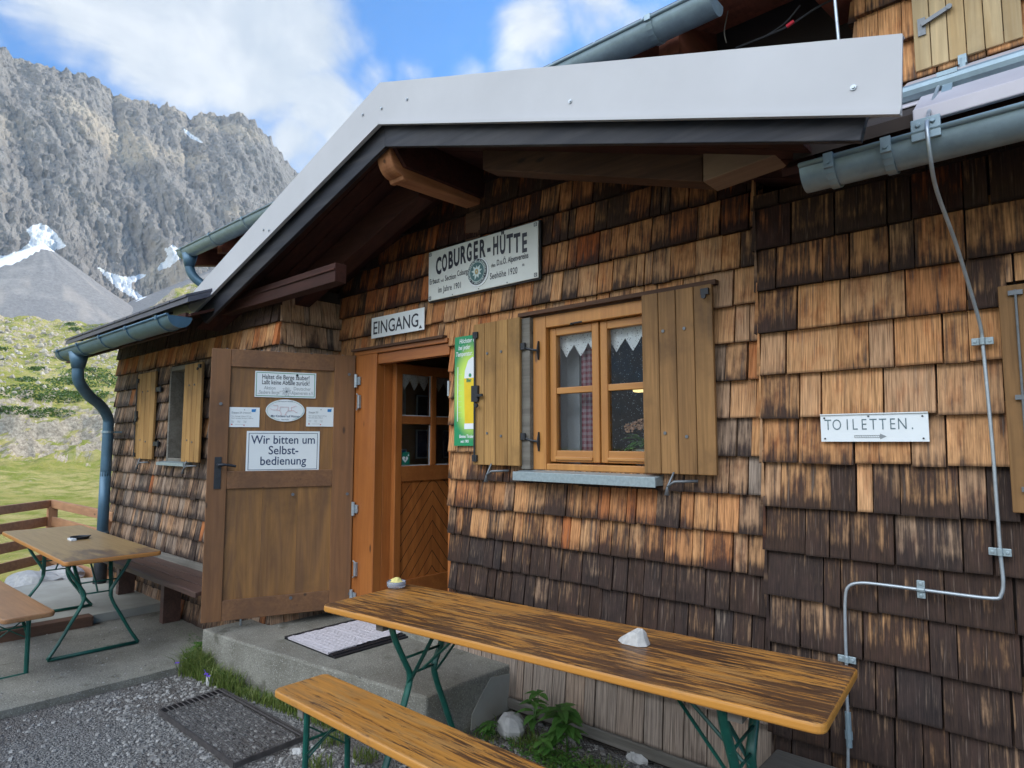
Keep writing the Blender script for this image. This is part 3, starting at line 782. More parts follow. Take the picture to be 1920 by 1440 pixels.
# main wall
DX0, DX1, DZ = -4.12, -3.11, 2.235    # door opening
WX0, WX1, WZ0, WZ1 = -2.40, -1.49, 1.40, 2.325
mb = MB()
main_c = [.092, .345] + [.452] + crs(.628, .1735, 16)
main_c = [.092, .345, .470] + crs(.628, .1735, 16)
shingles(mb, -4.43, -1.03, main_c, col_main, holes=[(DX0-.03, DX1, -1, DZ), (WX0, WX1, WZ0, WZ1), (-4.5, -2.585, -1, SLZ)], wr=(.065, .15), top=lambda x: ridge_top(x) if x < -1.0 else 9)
wall_main = mb.build('shingle_cladding', SH, hut)
mb = MB()
bay_c = [-.1, .16] + crs(.348, .1875, 13)
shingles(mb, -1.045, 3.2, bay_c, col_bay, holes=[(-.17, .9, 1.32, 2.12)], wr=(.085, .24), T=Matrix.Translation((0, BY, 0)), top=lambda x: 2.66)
# bay's narrow left return
shingles(mb, -.03, .06, bay_c, col_bay, wr=(.05, .1), T=frameT((-1.045, BY+.03, 0), (0, -1, 0), (-1, 0, 0)), t0=.014)
mb.build('shingle_cladding', SH, hut)
mb = MB()
WINX0, WINX1 = -6.42, -5.80
wing_c = [-.30, -.13, .04, .215] + crs(.385, .172, 13)
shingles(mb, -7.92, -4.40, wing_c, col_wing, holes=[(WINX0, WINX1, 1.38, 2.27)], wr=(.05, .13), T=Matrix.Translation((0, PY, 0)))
def col_ret(x, z): return (clamp(.28 + g_(.1)), clamp(.2 + g_(.08)), random.random())
shingles(mb, .0, .55, wing_c, col_ret, wr=(.06, .14), T=frameT((-4.42, PY-.01, 0), (0, 1, 0), (1, 0, 0)))
shingles(mb, 0, 3.0, wing_c, col_wing, wr=(.06, .14), T=frameT((-7.92, PY+3.0, 0), (0, -1, 0), (-1, 0, 0)))
mb.build('shingle_cladding', SH, hut)
# wall cores (with the openings left free)
mb = MB()
def wallbox(x0, x1, y0, y1, z0, z1, holes):
    xs = sorted(set([x0, x1] + [h[0] for h in holes] + [h[1] for h in holes])); zs = sorted(set([z0, z1] + [h[2] for h in holes] + [h[3] for h in holes]))
    for i in range(len(xs)-1):
        for j in range(len(zs)-1):
            cx_, cz_ = (xs[i]+xs[i+1])/2, (zs[j]+zs[j+1])/2
            if any(h[0] < cx_ < h[1] and h[2] < cz_ < h[3] for h in holes): continue
            mb.box((xs[i], y0, zs[j]), (xs[i+1], y1, zs[j+1]))
wallbox(-4.42, -1.05, .005, .22, -.3, 2.75, [(DX0, DX1, .3, DZ), (WX0+.08, WX1-.08, WZ0+.02, WZ1-.03)])
mb.prism([(-4.36, .005, 2.75), (-2.87, .005, 3.36), (-1.05, .005, 2.75)], (0, .2, 0))
wallbox(-1.04, 3.2, BY+.006, .22, -.3, 2.64, [(-.16, .8, 1.34, 2.1)])
wallbox(-7.91, -4.43, PY+.006, PY+.2, -.5, 2.72, [(WINX0+.03, WINX1-.03, 1.41, 2.24)])
mb.box((-4.6, PY+.2, -.5), (-4.43, .2, 2.75)); mb.box((-7.91, PY+.2, -.5), (-7.72, 3.4, 2.75))
mb.box((-7.9, 9, -.5), (3.2, 9.2, 3)); mb.box((3.0, .3, -.5), (3.2, 9, 3))
mb.build('wall', M['under'], hut)

# porch roof ----------------------------------------------------------------
YF = -.82
def F(px, py, y=YF): p = onY(px, py, y); return Vector((p.x, y, p.z))
apexT, apexB = F(712, 156), F(713, 234)
LT, LB = F(352, 560), F(363, 590)
LT2 = F(354, 579)
RT, RB = F(1692, 65), F(1690, 216)
mb = MB()
dy = Vector((0, .012, 0))
mb.prism([apexT, RT, RB, apexB], dy); mb.prism([LT, apexT, apexB, LB, LT2], dy)
# folded lip at the lower edge
mb.beam(apexB + Vector((0, -.006, .006)), RB + Vector((0, -.006, .006)), .018, .016); mb.beam(LB + Vector((0, -.006, .006)), apexB + Vector((0, -.006, .006)), .018, .016)
# top fold running back over the roof
for a, b_ in ((LT, apexT), (apexT, RT)):
    mb.prism([a, b_, b_ + Vector((0, .035, .003)), a + Vector((0, .035, .003))], (0, 0, .004))
fas = mb.build('fascia', M['fascia'], hut)
mb = MB()
for px, py in ((763, 186), (1069, 190), (1600, 164), (715, 203), (494, 431), (504, 432), (680, 215)):
    p = F(px, py, YF-.002); mb.T = frameT(p, (1, 0, 0), (0, -1, 0))
    mb.tube([(0, 0, 0), (0, -.002, 0)], .009, 12); mb.tube([(0, -.002, 0), (0, -.006, 0)], .005, 6); mb.T = None
mb.build_each('screw', M['steel'], fas, 2)
# rake boards
mb = MB()
o_ = Vector((0, .03, 0)); d_ = Vector((0, 0, .02))
RAb, RRb, RLb = F(722, 275, YF+.03), F(1613, 264, YF+.03), F(384, 606, YF+.03)
RRt = F(1627, 222, YF+.03); RAt = F(720, 236, YF+.03); RLt = F(368, 588, YF+.03)
mb.prism([RAt + d_, RRt + d_, RRb, RAb], (0, .028, 0)); mb.prism([RLt + d_, RAt + d_, RAb, RLb], (0, .028, 0))
mb.build('rake_board', M['rake'], hut, bevel=.003)
# roof slabs and boarded soffit
sl = (RT.z - apexT.z)/(RT.x - apexT.x); slL = (apexT.z - LT.z)/(apexT.x - LT.x)
def roof_slab(x0, z0, x1, z1, ya, yb_, th, name, mat, n_boards=0, off=0):
    mb = MB()
    if n_boards:
        for i in range(n_boards):
            a = ya + (yb_-ya)*i/n_boards + .003; c = ya + (yb_-ya)*(i+1)/n_boards - .003
            mb.prism([(x0, a, z0), (x1, a, z1), (x1, a, z1+th), (x0, a, z0+th)], (0, c-a, 0))
    else: mb.prism([(x0, ya, z0), (x1, ya, z1), (x1, ya, z1+th), (x0, ya, z0+th)], (0, yb_-ya, 0))
    return mb.build(name, mat, hut)
ax, azz = apexT.x, apexT.z
roof_slab(ax, azz-.045, RT.x-.34, RT.z-.045-.34*sl, YF+.02, 2.6, .04, 'porch_roof', M['brownmetal'])
roof_slab(LT.x, LT.z-.045, ax, azz-.045, YF+.02, 2.6, .04, 'porch_roof', M['brownmetal'])
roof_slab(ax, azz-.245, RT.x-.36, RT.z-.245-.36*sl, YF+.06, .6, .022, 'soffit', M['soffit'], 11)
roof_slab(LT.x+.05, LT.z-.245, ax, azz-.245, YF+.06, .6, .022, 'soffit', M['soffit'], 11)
# ridge purlin with its rounded, profiled end
mb = MB(); px_ = -2.895; hw = .062
prof = [(.2, 3.10), (-.62, 3.075), (-.625, 3.062), (-.655, 3.062), (-.66, 3.085)]
for k in range(9):
    a = PI/2*k/8; prof.append((-.66 - .09*math.sin(a), 3.20 - .115*math.cos(a)))
prof += [(-.75, 3.34), (.2, 3.34)]
mb.prism([(px_-hw, y, z) for y, z in prof], (2*hw, 0, 0)); mb.build('purlin', M['beam_y'], hut, bevel=.008)
mb = MB(); mb.prism([(px_+hw+.002, -.66, 3.13), (px_+hw+.002, .0, 3.13), (px_+hw+.002, .0, 3.38), (px_+hw+.002, -.74, 3.38), (px_+hw+.002, -.74, 3.22)], (.028, 0, 0)); mb.build('shade_board', M['soffit'], hut)  # added dark board standing in for the shade on the purlin's side
mb = MB(); mb.box((px_-hw-.005, -.03, 2.84), (px_+hw+.005, -.012, 3.09)); mb.build('purlin_bracket', M['beam'], hut)
# right rafter, its cut tail and left rafter
mb = MB(); a = F(905, 318, -.42); b_ = F(1317, 341, -.42); c_ = F(1317, 268, -.42); d0 = F(905, 235, -.42)
mb.prism([a, b_, c_, d0], (0, .12, 0)); mb.build('rafter', M['beam'], hut, bevel=.004)
mb = MB(); mb.prism([F(1318, 341, -.44), F(1516, 268, -.44), F(1516, 255, -.44), F(1318, 268, -.44)], (0, .14, 0)); mb.build('rafter', M['beam_light'], hut, bevel=.004)
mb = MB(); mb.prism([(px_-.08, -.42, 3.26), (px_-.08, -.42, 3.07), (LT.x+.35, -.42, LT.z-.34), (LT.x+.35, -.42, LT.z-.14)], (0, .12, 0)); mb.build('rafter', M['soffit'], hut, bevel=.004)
mb = MB(); p0, p1 = F(398, 603, -.60), F(648, 540, -.60); ztop = F(648, 497, -.60).z
mb.box((p0.x+.25, -.68, p0.z+.0), (p1.x, -.595, ztop)); mb.box((p0.x+.25, -.69, p0.z+.075), (p1.x, -.68, p0.z+.09)); mb.build('wall_plate', M['soffit'], hut, bevel=.004)

# eaves roofs ---------------------------------------------------------------
def eaves(x0, x1, y0, z0, s, depth, th, name, matt, tabs=True, tabw=.62):
    mb = MB(); p = [(x0, y0, z0), (x1, y0, z0), (x1, y0+depth, z0+depth*s), (x0, y0+depth, z0+depth*s)]
    mb.prism([(a, b, c) for a, b, c in p], (0, 0, -th))
    r_ = mb.build(name, matt, hut)
    if tabs:
        mb = MB(); k = x0 + .1
        while k < x1:
            mb.box((k, y0+.10, z0+.0), (k+.07, y0+.12, z0+.085)); mb.box((k+.16, y0+.32, z0+.08), (k+.24, y0+.34, z0+.20)); k += tabw
        n_ = int((x1-x0)/.31)
        for i in range(n_): 
            a = x0 + (x1-x0)*i/n_; mb.prism([(a+.004, y0-.01, z0+.001), (a+.306, y0-.01, z0+.001), (a+.306, y0+depth*.95, z0+depth*s*.95+.001), (a+.004, y0+depth*.95, z0+depth*s*.95+.001)], (0, 0, .018))
        mb.build('roof_tiles', matt, r_)
    return r_
eaves(onY(122, 655, -1.0).x, onY(352, 568, -1.0).x, -1.0, 2.635, .42, 3.0, .04, 'eaves_roof', M['brownmetal'], True, .55)
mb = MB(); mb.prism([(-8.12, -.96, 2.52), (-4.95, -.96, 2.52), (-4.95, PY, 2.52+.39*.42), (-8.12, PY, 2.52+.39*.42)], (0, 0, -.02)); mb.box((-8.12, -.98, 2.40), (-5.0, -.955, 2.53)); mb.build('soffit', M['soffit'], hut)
def gutter(x0, x1, y, z, r, mat, name='gutter', brk=.62, ends=(True, False), straps=True):
    mb = MB(); n_ = 12; sec = [(y + r*math.cos(PI + PI*k/n_), z + r*math.sin(PI + PI*k/n_)) for k in range(n_+1)]
    vs = []
    for x in (x0, x1):
        vs += [(x, a, b) for a, b in sec] + [(x, y + (a-y)*.955, z + (b-z)*.955) for a, b in sec]
    m2 = n_+1; fs = [(k, k+1, 2*m2+k+1, 2*m2+k) for k in range(n_)] + [(m2+k, 3*m2+k, 3*m2+k+1, m2+k+1) for k in range(n_)]
    mb.add(vs, fs)
    mb.tube([(x0, y-r-.004, z+.004), (x1, y-r-.004, z+.004)], .0095, 8)
    for i, x in enumerate((x0, x1)):
        if ends[i]: mb.add([(x, a, b) for a, b in sec], [tuple(range(m2))]); mb.add([(x+(.006 if i == 0 else -.006), a, b) for a, b in sec], [tuple(range(m2-1, -1, -1))])
    g = mb.build(name, mat, hut, smooth=False)
    for p in g.data.polygons: p.use_smooth = len(p.vertices) == 4
    mb = MB(); x = x0 + .12
    if straps:
        while x < x1:
            pts_ = [(x, y + (r+.004)*math.cos(PI+PI*k/10), z + (r+.004)*math.sin(PI+PI*k/10)) for k in range(11)]
            for k in range(10):
                q0, q1 = Vector(pts_[k]), Vector(pts_[k+1]); mb.beam(q0, q1, .03, .006, up=(0, (q0.y+q1.y)/2-y, (q0.z+q1.z)/2-z))
            mb.box((x-.017, y-r-.018, z-.014), (x+.017, y-r+.01, z+.017)); x += brk
        mb.build_each('gutter_bracket', mat, g, 11)
    return g
GYL, GZL = -1.07, 2.47
gx0, gx1 = onY(102, 672, GYL-.085).x, -4.86; vx1 = onY(203, 800, GYL+.39).x; ox1 = onY(146, 700, GYL).x
gl = gutter(gx0, gx1, GYL, GZL, .085, M['zinc_dark'], brk=.66, ends=(True, True))
# downpipe with swan neck
mb = MB(); px0 = -8.02
def sw(f, z): return (ox1+(vx1-ox1)*f, GYL+.39*f, z)
path = smooth_path([sw(0, GZL-.05), sw(0, GZL-.20), sw(.04, GZL-.32), sw(.35, GZL-.45), sw(.72, GZL-.54), sw(.97, GZL-.66), sw(1, GZL-.80), sw(1, 1.2)], 5)
mb.tube(path, .052, 14); mb.tube([sw(1, 1.25), sw(1, .55)], .052, 14)
mb.tube([sw(0, GZL-.04), sw(0, GZL-.2)], [.09, .056], 14)
dp = mb.build('downpipe', M['zinc_dark'], hut, smooth=True)
mb = MB()
for z in (1.66, .62): mb.tube([(vx1, GYL+.39, z-.012), (vx1, GYL+.39, z+.012)], .058, 14)
mb.box((vx1, GYL+.39, 1.65), (vx1+.03, PY, 1.67)); mb.build_each('pipe_clamp', M['zinc'], dp)
mb = MB(); mb.tube([(vx1, GYL+.39, .62), (vx1, GYL+.39, -.15)], .062, 14); mb.tube([(vx1, GYL+.39, .34), (vx1, GYL+.39, .38)], .068, 14); mb.build('pipe_foot', M['iron'], dp, smooth=True)
# right gutter below the bay roof
GYR, GZR = -.5, 2.535
gr = gutter(-.70, 3.3, GYR, GZR, .072, M['zinc'], brk=.21 if False else .23, ends=(True, True), straps=False)
mb = MB()
for x in (-.60, -.425, .35, .95):
    for k in range(10):
        q0 = Vector((x, GYR + .077*math.cos(PI+PI*k/10), GZR + .077*math.sin(PI+PI*k/10))); q1 = Vector((x, GYR + .077*math.cos(PI+PI*(k+1)/10), GZR + .077*math.sin(PI+PI*(k+1)/10)))
        mb.beam(q0, q1, .028, .005, up=(0, (q0.y+q1.y)/2-GYR, (q0.z+q1.z)/2-GZR))
    mb.box((x-.015, GYR-.092, GZR-.035), (x+.015, GYR-.078, GZR+.016)); mb.tube([(x, GYR-.092, GZR-.018), (x, GYR-.098, GZR-.018)], .007, 8)
mb.build_each('gutter_bracket', M['zinc'], gr, 12)
mb = MB(); s_ = .60; ey, ez = -.47, 2.655
def rz(y): return 2.655 + (y+.47)*.60
mb.prism([(-.75, ey, ez), (3.3, ey, ez), (3.3, .44, rz(.44)), (-.75, .44, rz(.44))], (0, 0, -.045))
rr_ = mb.build('bay_roof', M['under'], hut)
mb = MB()
mb.prism([(-.36, ey-.015, ez+.004), (3.3, ey-.015, ez+.004), (3.3, ey+.16, rz(ey+.16)+.03), (-.36, ey+.16, rz(ey+.16)+.03)], (0, 0, -.03))
mb.beam((-.36, ey-.01, ez-.02), (3.3, ey-.01, ez-.02), .02, .05)
mb.prism([(-.5, ey+.15, rz(ey+.15)+.005), (3.3, ey+.15, rz(ey+.15)+.005), (3.3, .44, rz(.44)+.02), (-.5, .44, rz(.44)+.02)], (0, 0, .01))
mb.build('roof_sheet', M['palesheet'], rr_, bevel=.005)
mb = MB(); p_a = onY(1690, 196, ey+.30); p_b = onY(1920, 130, ey+.30)
gy = ey+.20; gz_ = (onY(1692, 196, gy).z + onY(1918, 128, gy).z)/2
gz_ = max(gz_, rz(gy)+.045); mb.tube([(-.8, gy, gz_), (3.3, gy, gz_)], .033, 12)
for x in (-.28, .25, .9): mb.beam((x, gy, gz_), (x, gy-.1, rz(gy-.1)), .03, .02); mb.beam((x, gy, gz_), (x, gy+.12, rz(gy+.12)), .03, .02); mb.box((x-.03, gy-.03, gz_+.018), (x+.03, gy+.03, gz_+.034))
mb.build('snow_guard_rail', M['zinc'], rr_, smooth=False)
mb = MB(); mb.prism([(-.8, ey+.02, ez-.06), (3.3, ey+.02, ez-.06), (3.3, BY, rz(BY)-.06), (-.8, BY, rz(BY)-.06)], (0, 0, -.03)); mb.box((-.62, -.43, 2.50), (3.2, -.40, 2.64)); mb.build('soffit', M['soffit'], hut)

# upper storey ----------------------------------------------------------------
UY = .38
mb = MB(); up_c = crs(2.98, .20, 9)
def col_up(x, z): return (clamp(.20 + g_(.1) + (.2 if z < 3.15 else 0)), clamp(.55 + g_(.08)), random.random())
ux0 = onY(1610, 120, UY).x
shw = onY(1712, 60, UY-.04).x; shr = onY(1919, 60, UY-.04).x; shz = onY(1722, 134, UY-.04).z
shingles(mb, ux0, 3.0, up_c, col_up, holes=[(shw+.06, shr-.06, shz+.06, shz+.70)], wr=(.10, .2), T=Matrix.Translation((0, UY, 0)))
shingles(mb, 0, 1.2, up_c, col_up, wr=(.10, .2), T=frameT((ux0, UY+1.2, 0), (0, -1, 0), (-1, 0, 0)))
mb.build('shingle_cladding', SH, hut)
mb = MB(); mb.box((ux0+.01, UY+.008, 2.7), (3.0, UY+1.2, 4.9)); mb.box((-8.0+.35, .62, 2.7), (3.0, .8, 4.15)); mb.box((-7.7, .8, 2.7), (-7.5, 9, 4.2)); mb.build('wall', M['under'], hut)
# main roof: eave, gutter, boarded soffit with rafters
EY = 0.0; ge0 = onY(345, 478, EY).x; gz = onY(345, 474, EY).z; ge1 = onY(1343, 10, EY).x
gu = gutter(ge0, ge1, EY, gz, .085, M['zinc_dark'] if False else M['zinc'], brk=.75, ends=(True, True))
mb = MB(); dx_ = ge0+.17
mb.tube(smooth_path([(dx_, EY, gz-.06), (dx_, EY, gz-.2), (dx_+.05, EY+.06, gz-.34), (dx_+.2, EY+.25, gz-.5), (dx_+.3, EY+.4, gz-.62), (dx_+.3, EY+.5, gz-1.0)], 5), .05, 12); mb.tube([(dx_, EY, gz-.05), (dx_, EY, gz-.2)], [.085, .053], 12)
mb.build('downpipe', M['zinc_dark'], hut, smooth=True)
ur = eaves(-8.0, 1.5, EY+.06, gz+.11, .40, 7.0, .05, 'main_roof', M['brownmetal'], True, .72)
mb = MB(); zz0 = gz+.04
for i in range(8):
    a = .1+i*.07; mb.box((-7.95, EY+a, zz0+a*.4-.03), (1.5, EY+a+.066, zz0+a*.4-.01))
mb.build('soffit', M['soffit_red'], hut)
mb = MB(); x = -7.85
while x < 1.4:
    mb.prism([(x, EY+.12, zz0-.15), (x, EY+.12, zz0+.0), (x, .62, zz0+.2), (x, .62, zz0-.05)], (.12, 0, 0)); x += .78
mb.build_each('rafter', M['soffit_red'], hut, bevel=.004)
mb = MB(); mb.prism([(-8.0, 7, gz+.11+2.8), (1.5, 7, gz+.11+2.8), (1.5, 12, gz+.8), (-8.0, 12, gz+.8)], (0, 0, -.05)); mb.prism([(1.5, .05, gz), (3.4, .05, gz), (3.4, 7, gz+2.9), (1.5, 7, gz+2.9)], (0, 0, .05)); mb.build('main_roof', M['brownmetal'], hut)
mb = MB(); mb.prism([(-7.6, .7, 3.9), (-7.6, 7, 6.4), (-7.6, 11.6, 4.4), (-7.6, 11.6, 2), (-7.6, .7, 2)], (.1, 0, 0)); mb.prism([(2.8, .7, 3.9), (2.8, 7, 6.4), (2.8, 11.6, 4.4), (2.8, 11.6, 2), (2.8, .7, 2)], (.1, 0, 0)); mb.build_each('gable', M['under'], hut)

# shutters and windows ---------------------------------------------------------
def hinge_pin(mb, x, y, z, s=1):
    mb.box((x, y-.012, z-.012), (x+.05*s, y-.004, z+.012)); mb.tube([(x+.05*s, y-.01, z-.02), (x+.05*s, y-.01, z+.02)], .008, 8)
def shutter(x0, x1, z0, z1, y, mat, n_, bolt=None, label=None, tilt=0.0, slope=0.0):
    mb = MB(); ws = (x1-x0)/n_
    for i in range(n_):
        a = x0 + ws*i + .0015; b2 = x0 + ws*(i+1) - .0015
        mb.prism([(a, y, z0), (b2, y, z0), (b2, y, z1), (a, y, z1)], (0, .022, 0))
    mb.box((x0+.04, y+.022, z0+.1), (x1-.04, y+.04, z0+.17)); mb.box((x0+.04, y+.022, z1-.17), (x1-.04, y+.04, z1-.1))
    s_ = mb.build('shutter', mat, hut, bevel=.004)
    mb = MB()
    for fx, fz in ((.32, .22), (.32, .78), (.62, .78), (.62, .2)):
        mb.tube([(x0+(x1-x0)*fx, y, z0+(z1-z0)*fz), (x0+(x1-x0)*fx, y-.005, z0+(z1-z0)*fz)], .008, 10)
    mb.build_each('nail', M['greyiron'], s_)
    mb = MB()
    if bolt == 'left':
        mb.tube([(x0+.025, y-.012, z0+.03), (x0+.025, y-.012, z1-.05)], .006, 8)
        for zz in (z0+.04, z1-.07): mb.box((x0+.005, y-.014, zz-.02), (x0+.045, y-.001, zz+.02))
        zm = (z0+z1)/2
        mb.box((x0+.0, y-.018, zm-.05), (x0+.055, y-.001, zm+.05)); mb.box((x0+.045, y-.026, zm-.02), (x0+.10, y-.014, zm-.004)); mb.tube([(x0+.055, y-.02, zm-.075), (x0+.055, y-.035, zm-.075)], .013, 8)
    elif bolt == 'thin':
        mb.tube([(x0+.05, y-.008, z0+.05), (x0+.05, y-.008, z1-.02)], .004, 8)
        for zz in (z0+.08, (z0+z1)/2, z1-.03): mb.box((x0+.03, y-.012, zz-.008), (x0+.07, y-.001, zz+.008))
    else:
        mb.box((x1-.05, y-.016, z1-.05), (x1-.012, y-.001, z1-.02)); mb.tube([(x1-.03, y-.02, z1-.06), (x1-.03, y-.03, z1-.06)], .012, 8)
    mb.build('bolt', M['greyiron'] if bolt == 'thin' else M['iron'], s_)
    # turn-button holding the shutter open, below it
    mb = MB(); xm = x0+(x1-x0)*.45
    mb.tube([(xm+.10, y+.03, z0-.03), (xm, y-.015, z0-.035), (xm-.03, y-.025, z0-.06)], .007, 8); mb.tube([(xm, y-.015, z0+.01), (xm-.03, y-.025, z0-.06), (xm-.03, y-.03, z0-.10)], [.005, .006, .015], 8)
    mb.build('shutter_hook', M['greyiron'], s_, smooth=True)
    return s_
shutter(-2.838, -2.452, 1.418, 2.295, -.075, M['shutter'], 4, 'left')
shutter(-1.632, -1.256, 1.405, 2.297, -.082, M['shutter_dark'], 4)
yL = PY-.06
xs_ = [onY(px, 800, yL).x for px in (254, 287, 348, 381)]
shutter(xs_[0], xs_[1], 1.39, 2.24, yL, M['shutter'], 4, 'left')
shutter(xs_[2], xs_[3], 1.385, 2.235, yL-.03, M['shutter'], 4)
shutter(onY(1880, 700, -.13).x, .34, 1.32, 2.10, -.13, M['shutter_dark'], 4, 'thin')
# upper shutter, hung at its left edge
ymU = UY-.045
mb = MB(); nU = 6; wU = (shr-shw)/nU
for i in range(nU): mb.box((shw+wU*i+.0015, ymU, shz), (shw+wU*(i+1)-.0015, ymU+.022, shz+.75))
su = mb.build('shutter', M['pale_shutter'], hut, bevel=.003)
mb = MB(); hp = onY(1738, 44, ymU)
mb.box((hp.x-.035, ymU-.008, hp.z-.05), (hp.x-.005, ymU-.001, hp.z+.03)); mb.beam((hp.x-.02, ymU-.014, hp.z-.005), (hp.x+.085, ymU-.014, hp.z+.03), .01, .018, up=(0, 0, 1)); mb.tube([(hp.x+.085, ymU-.01, hp.z+.03), (hp.x+.085, ymU-.022, hp.z+.03)], .012, 10)
mb.build('strap_hinge', M['greyiron'], su)
mb = MB(); bz = shz; mb.box((shw+.16, ymU-.03, bz-.045), (shw+.19, ymU+.03, bz-.005)); mb.tube([(shw+.175, ymU-.02, bz-.02), (shw+.175, ymU-.02, bz-.07)], .014, 8); mb.build('shutter_hook', M['zinc'], su)

def window(x0, x1, z0, z1, y, casing, name_='window', sashes=2, tilt=False):
    """outer casing x0..x1; two casements each with two panes"""
    f = MB(); cw = casing
    f.box((x0, y-.012, z0), (x0+cw, y+.13, z1)); f.box((x1-cw, y-.012, z0), (x1, y+.13, z1)); f.box((x0+cw, y-.010, z1-cw*.75), (x1-cw, y+.13, z1)); f.box((x0+cw, y-.008, z0), (x1-cw, y+.13, z0+.035))
    fo = f.build(name_, M['sash'], hut, bevel=.004)
    return fo
wf = window(-2.392, -1.50, 1.40, 2.29, -.012, .095)
def casement(x0, x1, z0, z1, y, zc, parent):
    f = MB(); st = .045
    f.box((x0, y, z0), (x0+st, y+.045, z1)); f.box((x1-st, y, z0), (x1, y+.045, z1))
    f.build_each('sash_stile', M['sash'], parent, bevel=.005)
    g = MB(); g.box((x0+st, y+.001, z1-st), (x1-st, y+.044, z1)); g.box((x0+st, y+.001, z0), (x1-st, y+.044, z0+st+.02)); g.box((x0+st, y+.004, zc-.018), (x1-st, y+.04, zc+.018))
    g.box((x0+st-.002, y-.012, z0+.012), (x1-st+.002, y+.001, z0+.03))
    g.build_each('sash_rail', M['sash_h'], parent, bevel=.004)
    for a, b2 in ((z0+st+.02, zc-.018), (zc+.018, z1-st)):
        p = MB(); p.add([(x0+st-.004, y+.022, a-.004), (x1-st+.004, y+.022, a-.004), (x1-st+.004, y+.022, b2+.004), (x0+st-.004, y+.022, b2+.004)], [(0, 1, 2, 3)]); p.build('pane', M['glass'], parent)
casement(-2.29, -1.952, 1.445, 2.215, .006, 1.85, wf)
casement(-1.944, -1.602, 1.445, 2.215, .010, 1.85, wf)
mb = MB(); mb.tube([(-2.12, -.018, 2.222), (-2.04, -.018, 2.224)], .006, 8); mb.box((-2.125, -.02, 2.215), (-2.11, -.0, 2.235)); mb.build('latch', M['iron'], wf)
mb = MB()
for z in (2.09, 1.56):
    mb.tube([(-2.345, -.03, z-.055), (-2.345, -.032, z), (-2.345, -.03, z+.055)], [.008, .018, .008], 10, sq=(1, .35)); mb.tube(smooth_path([(-2.345, -.035, z), (-2.40, -.05, z+.01), (-2.45, -.06, z+.03)], 3), .007, 8)
    mb.box((-2.475, -.068, z+.01), (-2.42, -.058, z+.05))
mb.build_each('shutter_hinge', M['iron'], hut, 3)
mb = MB(); sx0, sx1 = -2.475, -1.555
mb.prism([(sx0, -.105, 1.345), (sx0, -.105, 1.385), (sx0, .02, 1.402), (sx0, .02, 1.345)], (sx1-sx0, 0, 0)); mb.box((sx0, -.112, 1.338), (sx1, -.105, 1.388))
mb.build('window_sill', M['zinc_sill'], wf, bevel=.002)
mb = MB(); mb.box((-2.48, -.058, 2.30), (-1.25, .02, 2.322)); mb.box((-2.46, -.02, 2.288), (-1.3, .02, 2.302)); mb.build('window_head_board', M['beam'], wf)
# left wing window: frame, sill, tilted casement and grey curtain
mb = MB(); y = PY
mb.box((WINX0, y-.02, 1.38), (WINX0+.035, y+.1, 2.26)); mb.box((WINX1-.035, y-.02, 1.38), (WINX1, y+.1, 2.26)); mb.box((WINX0+.035, y-.018, 2.22), (WINX1-.035, y+.1, 2.26)); mb.box((WINX0+.035, y-.018, 1.38), (WINX1-.035, y+.1, 1.41))
w2 = mb.build('window', M['grey_wood'], hut, bevel=.003)
mb = MB(T=Matrix.Translation((WINX1-.04, y+.05, 1.41)) @ Matrix.Rotation(R(-16), 4, 'X'))
mb.box((-.36, 0, 0), (-.32, .03, .75)); mb.box((-.04, 0, 0), (0, .03, .75)); mb.box((-.32, 0, 0), (-.04, .03, .04)); mb.box((-.32, 0, .71), (-.04, .03, .75)); sx_ = mb.build('sash', M['shutter'], w2, bevel=.003)
mb.__init__(T=mb.T); mb.add([(-.32, .014, .04), (-.04, .014, .04), (-.04, .014, .71), (-.32, .014, .71)], [(0, 1, 2, 3)]); mb.build('pane', M['glass'], sx_)
mb = MB(); n_ = 26; vs = []
for i in range(n_):
    x = WINX0+.03 + (WINX1-WINX0-.06)*i/(n_-1); yy = y+.10+.022*math.sin(i*1.4)
    wid = .0
    for z in (1.40, 1.65, 1.95, 2.24): vs.append((x + .10*(1.9-z)*math.sin(i*.25), yy, z))
mb.add(vs, [(i*4+k, (i+1)*4+k, (i+1)*4+k+1, i*4+k+1) for i in range(n_-1) for k in range(3)]); 
M['greycloth'] = plain('grey_curtain_cloth', (.30, .28, .24), .9)
cu1 = mb.build('curtain', M['greycloth'], smooth=True); tag(cu1, 'grey curtain hanging in the small window of the projecting wing', 'curtain')
mb = MB(); mb.prism([(WINX0-.04, y-.09, 1.345), (WINX0-.04, y-.09, 1.372), (WINX0-.04, y+.02, 1.385), (WINX0-.04, y+.02, 1.345)], (.62, 0, 0)); mb.build('window_sill', M['zinc_sill'], w2)
mb = MB()
for z in (2.06, 1.54):
    mb.box((WINX0-.24, y-.055, z-.02), (WINX0-.13, y-.03, z+.02)); mb.tube([(WINX0-.13, y-.05, z-.03), (WINX0-.13, y-.05, z+.03)], .009, 8)
mb.build_each('shutter_hinge', M['iron'], hut, 2)
mb = MB(); mb.box((-.16, BY-.01, 1.34), (-.1, .1, 2.1)); mb.box((-.1, BY-.008, 2.04), (.8, .1, 2.1)); mb.box((-.1, BY-.008, 1.34), (.8, .1, 1.4)); w3 = mb.build('window', M['sash'], hut)
casement(.30, .74, 1.40, 2.04, .0, 1.72, w3)
mb = MB(); mb.box((.72, BY-.01, 1.34), (.86, .1, 2.12)); mb.build('window_casing', M['sash'], w3)
mb = MB(); mb.box((-.2, .6, 1.2), (1.0, .62, 2.3)); mb.build('interior_wall', M['room'], hut)

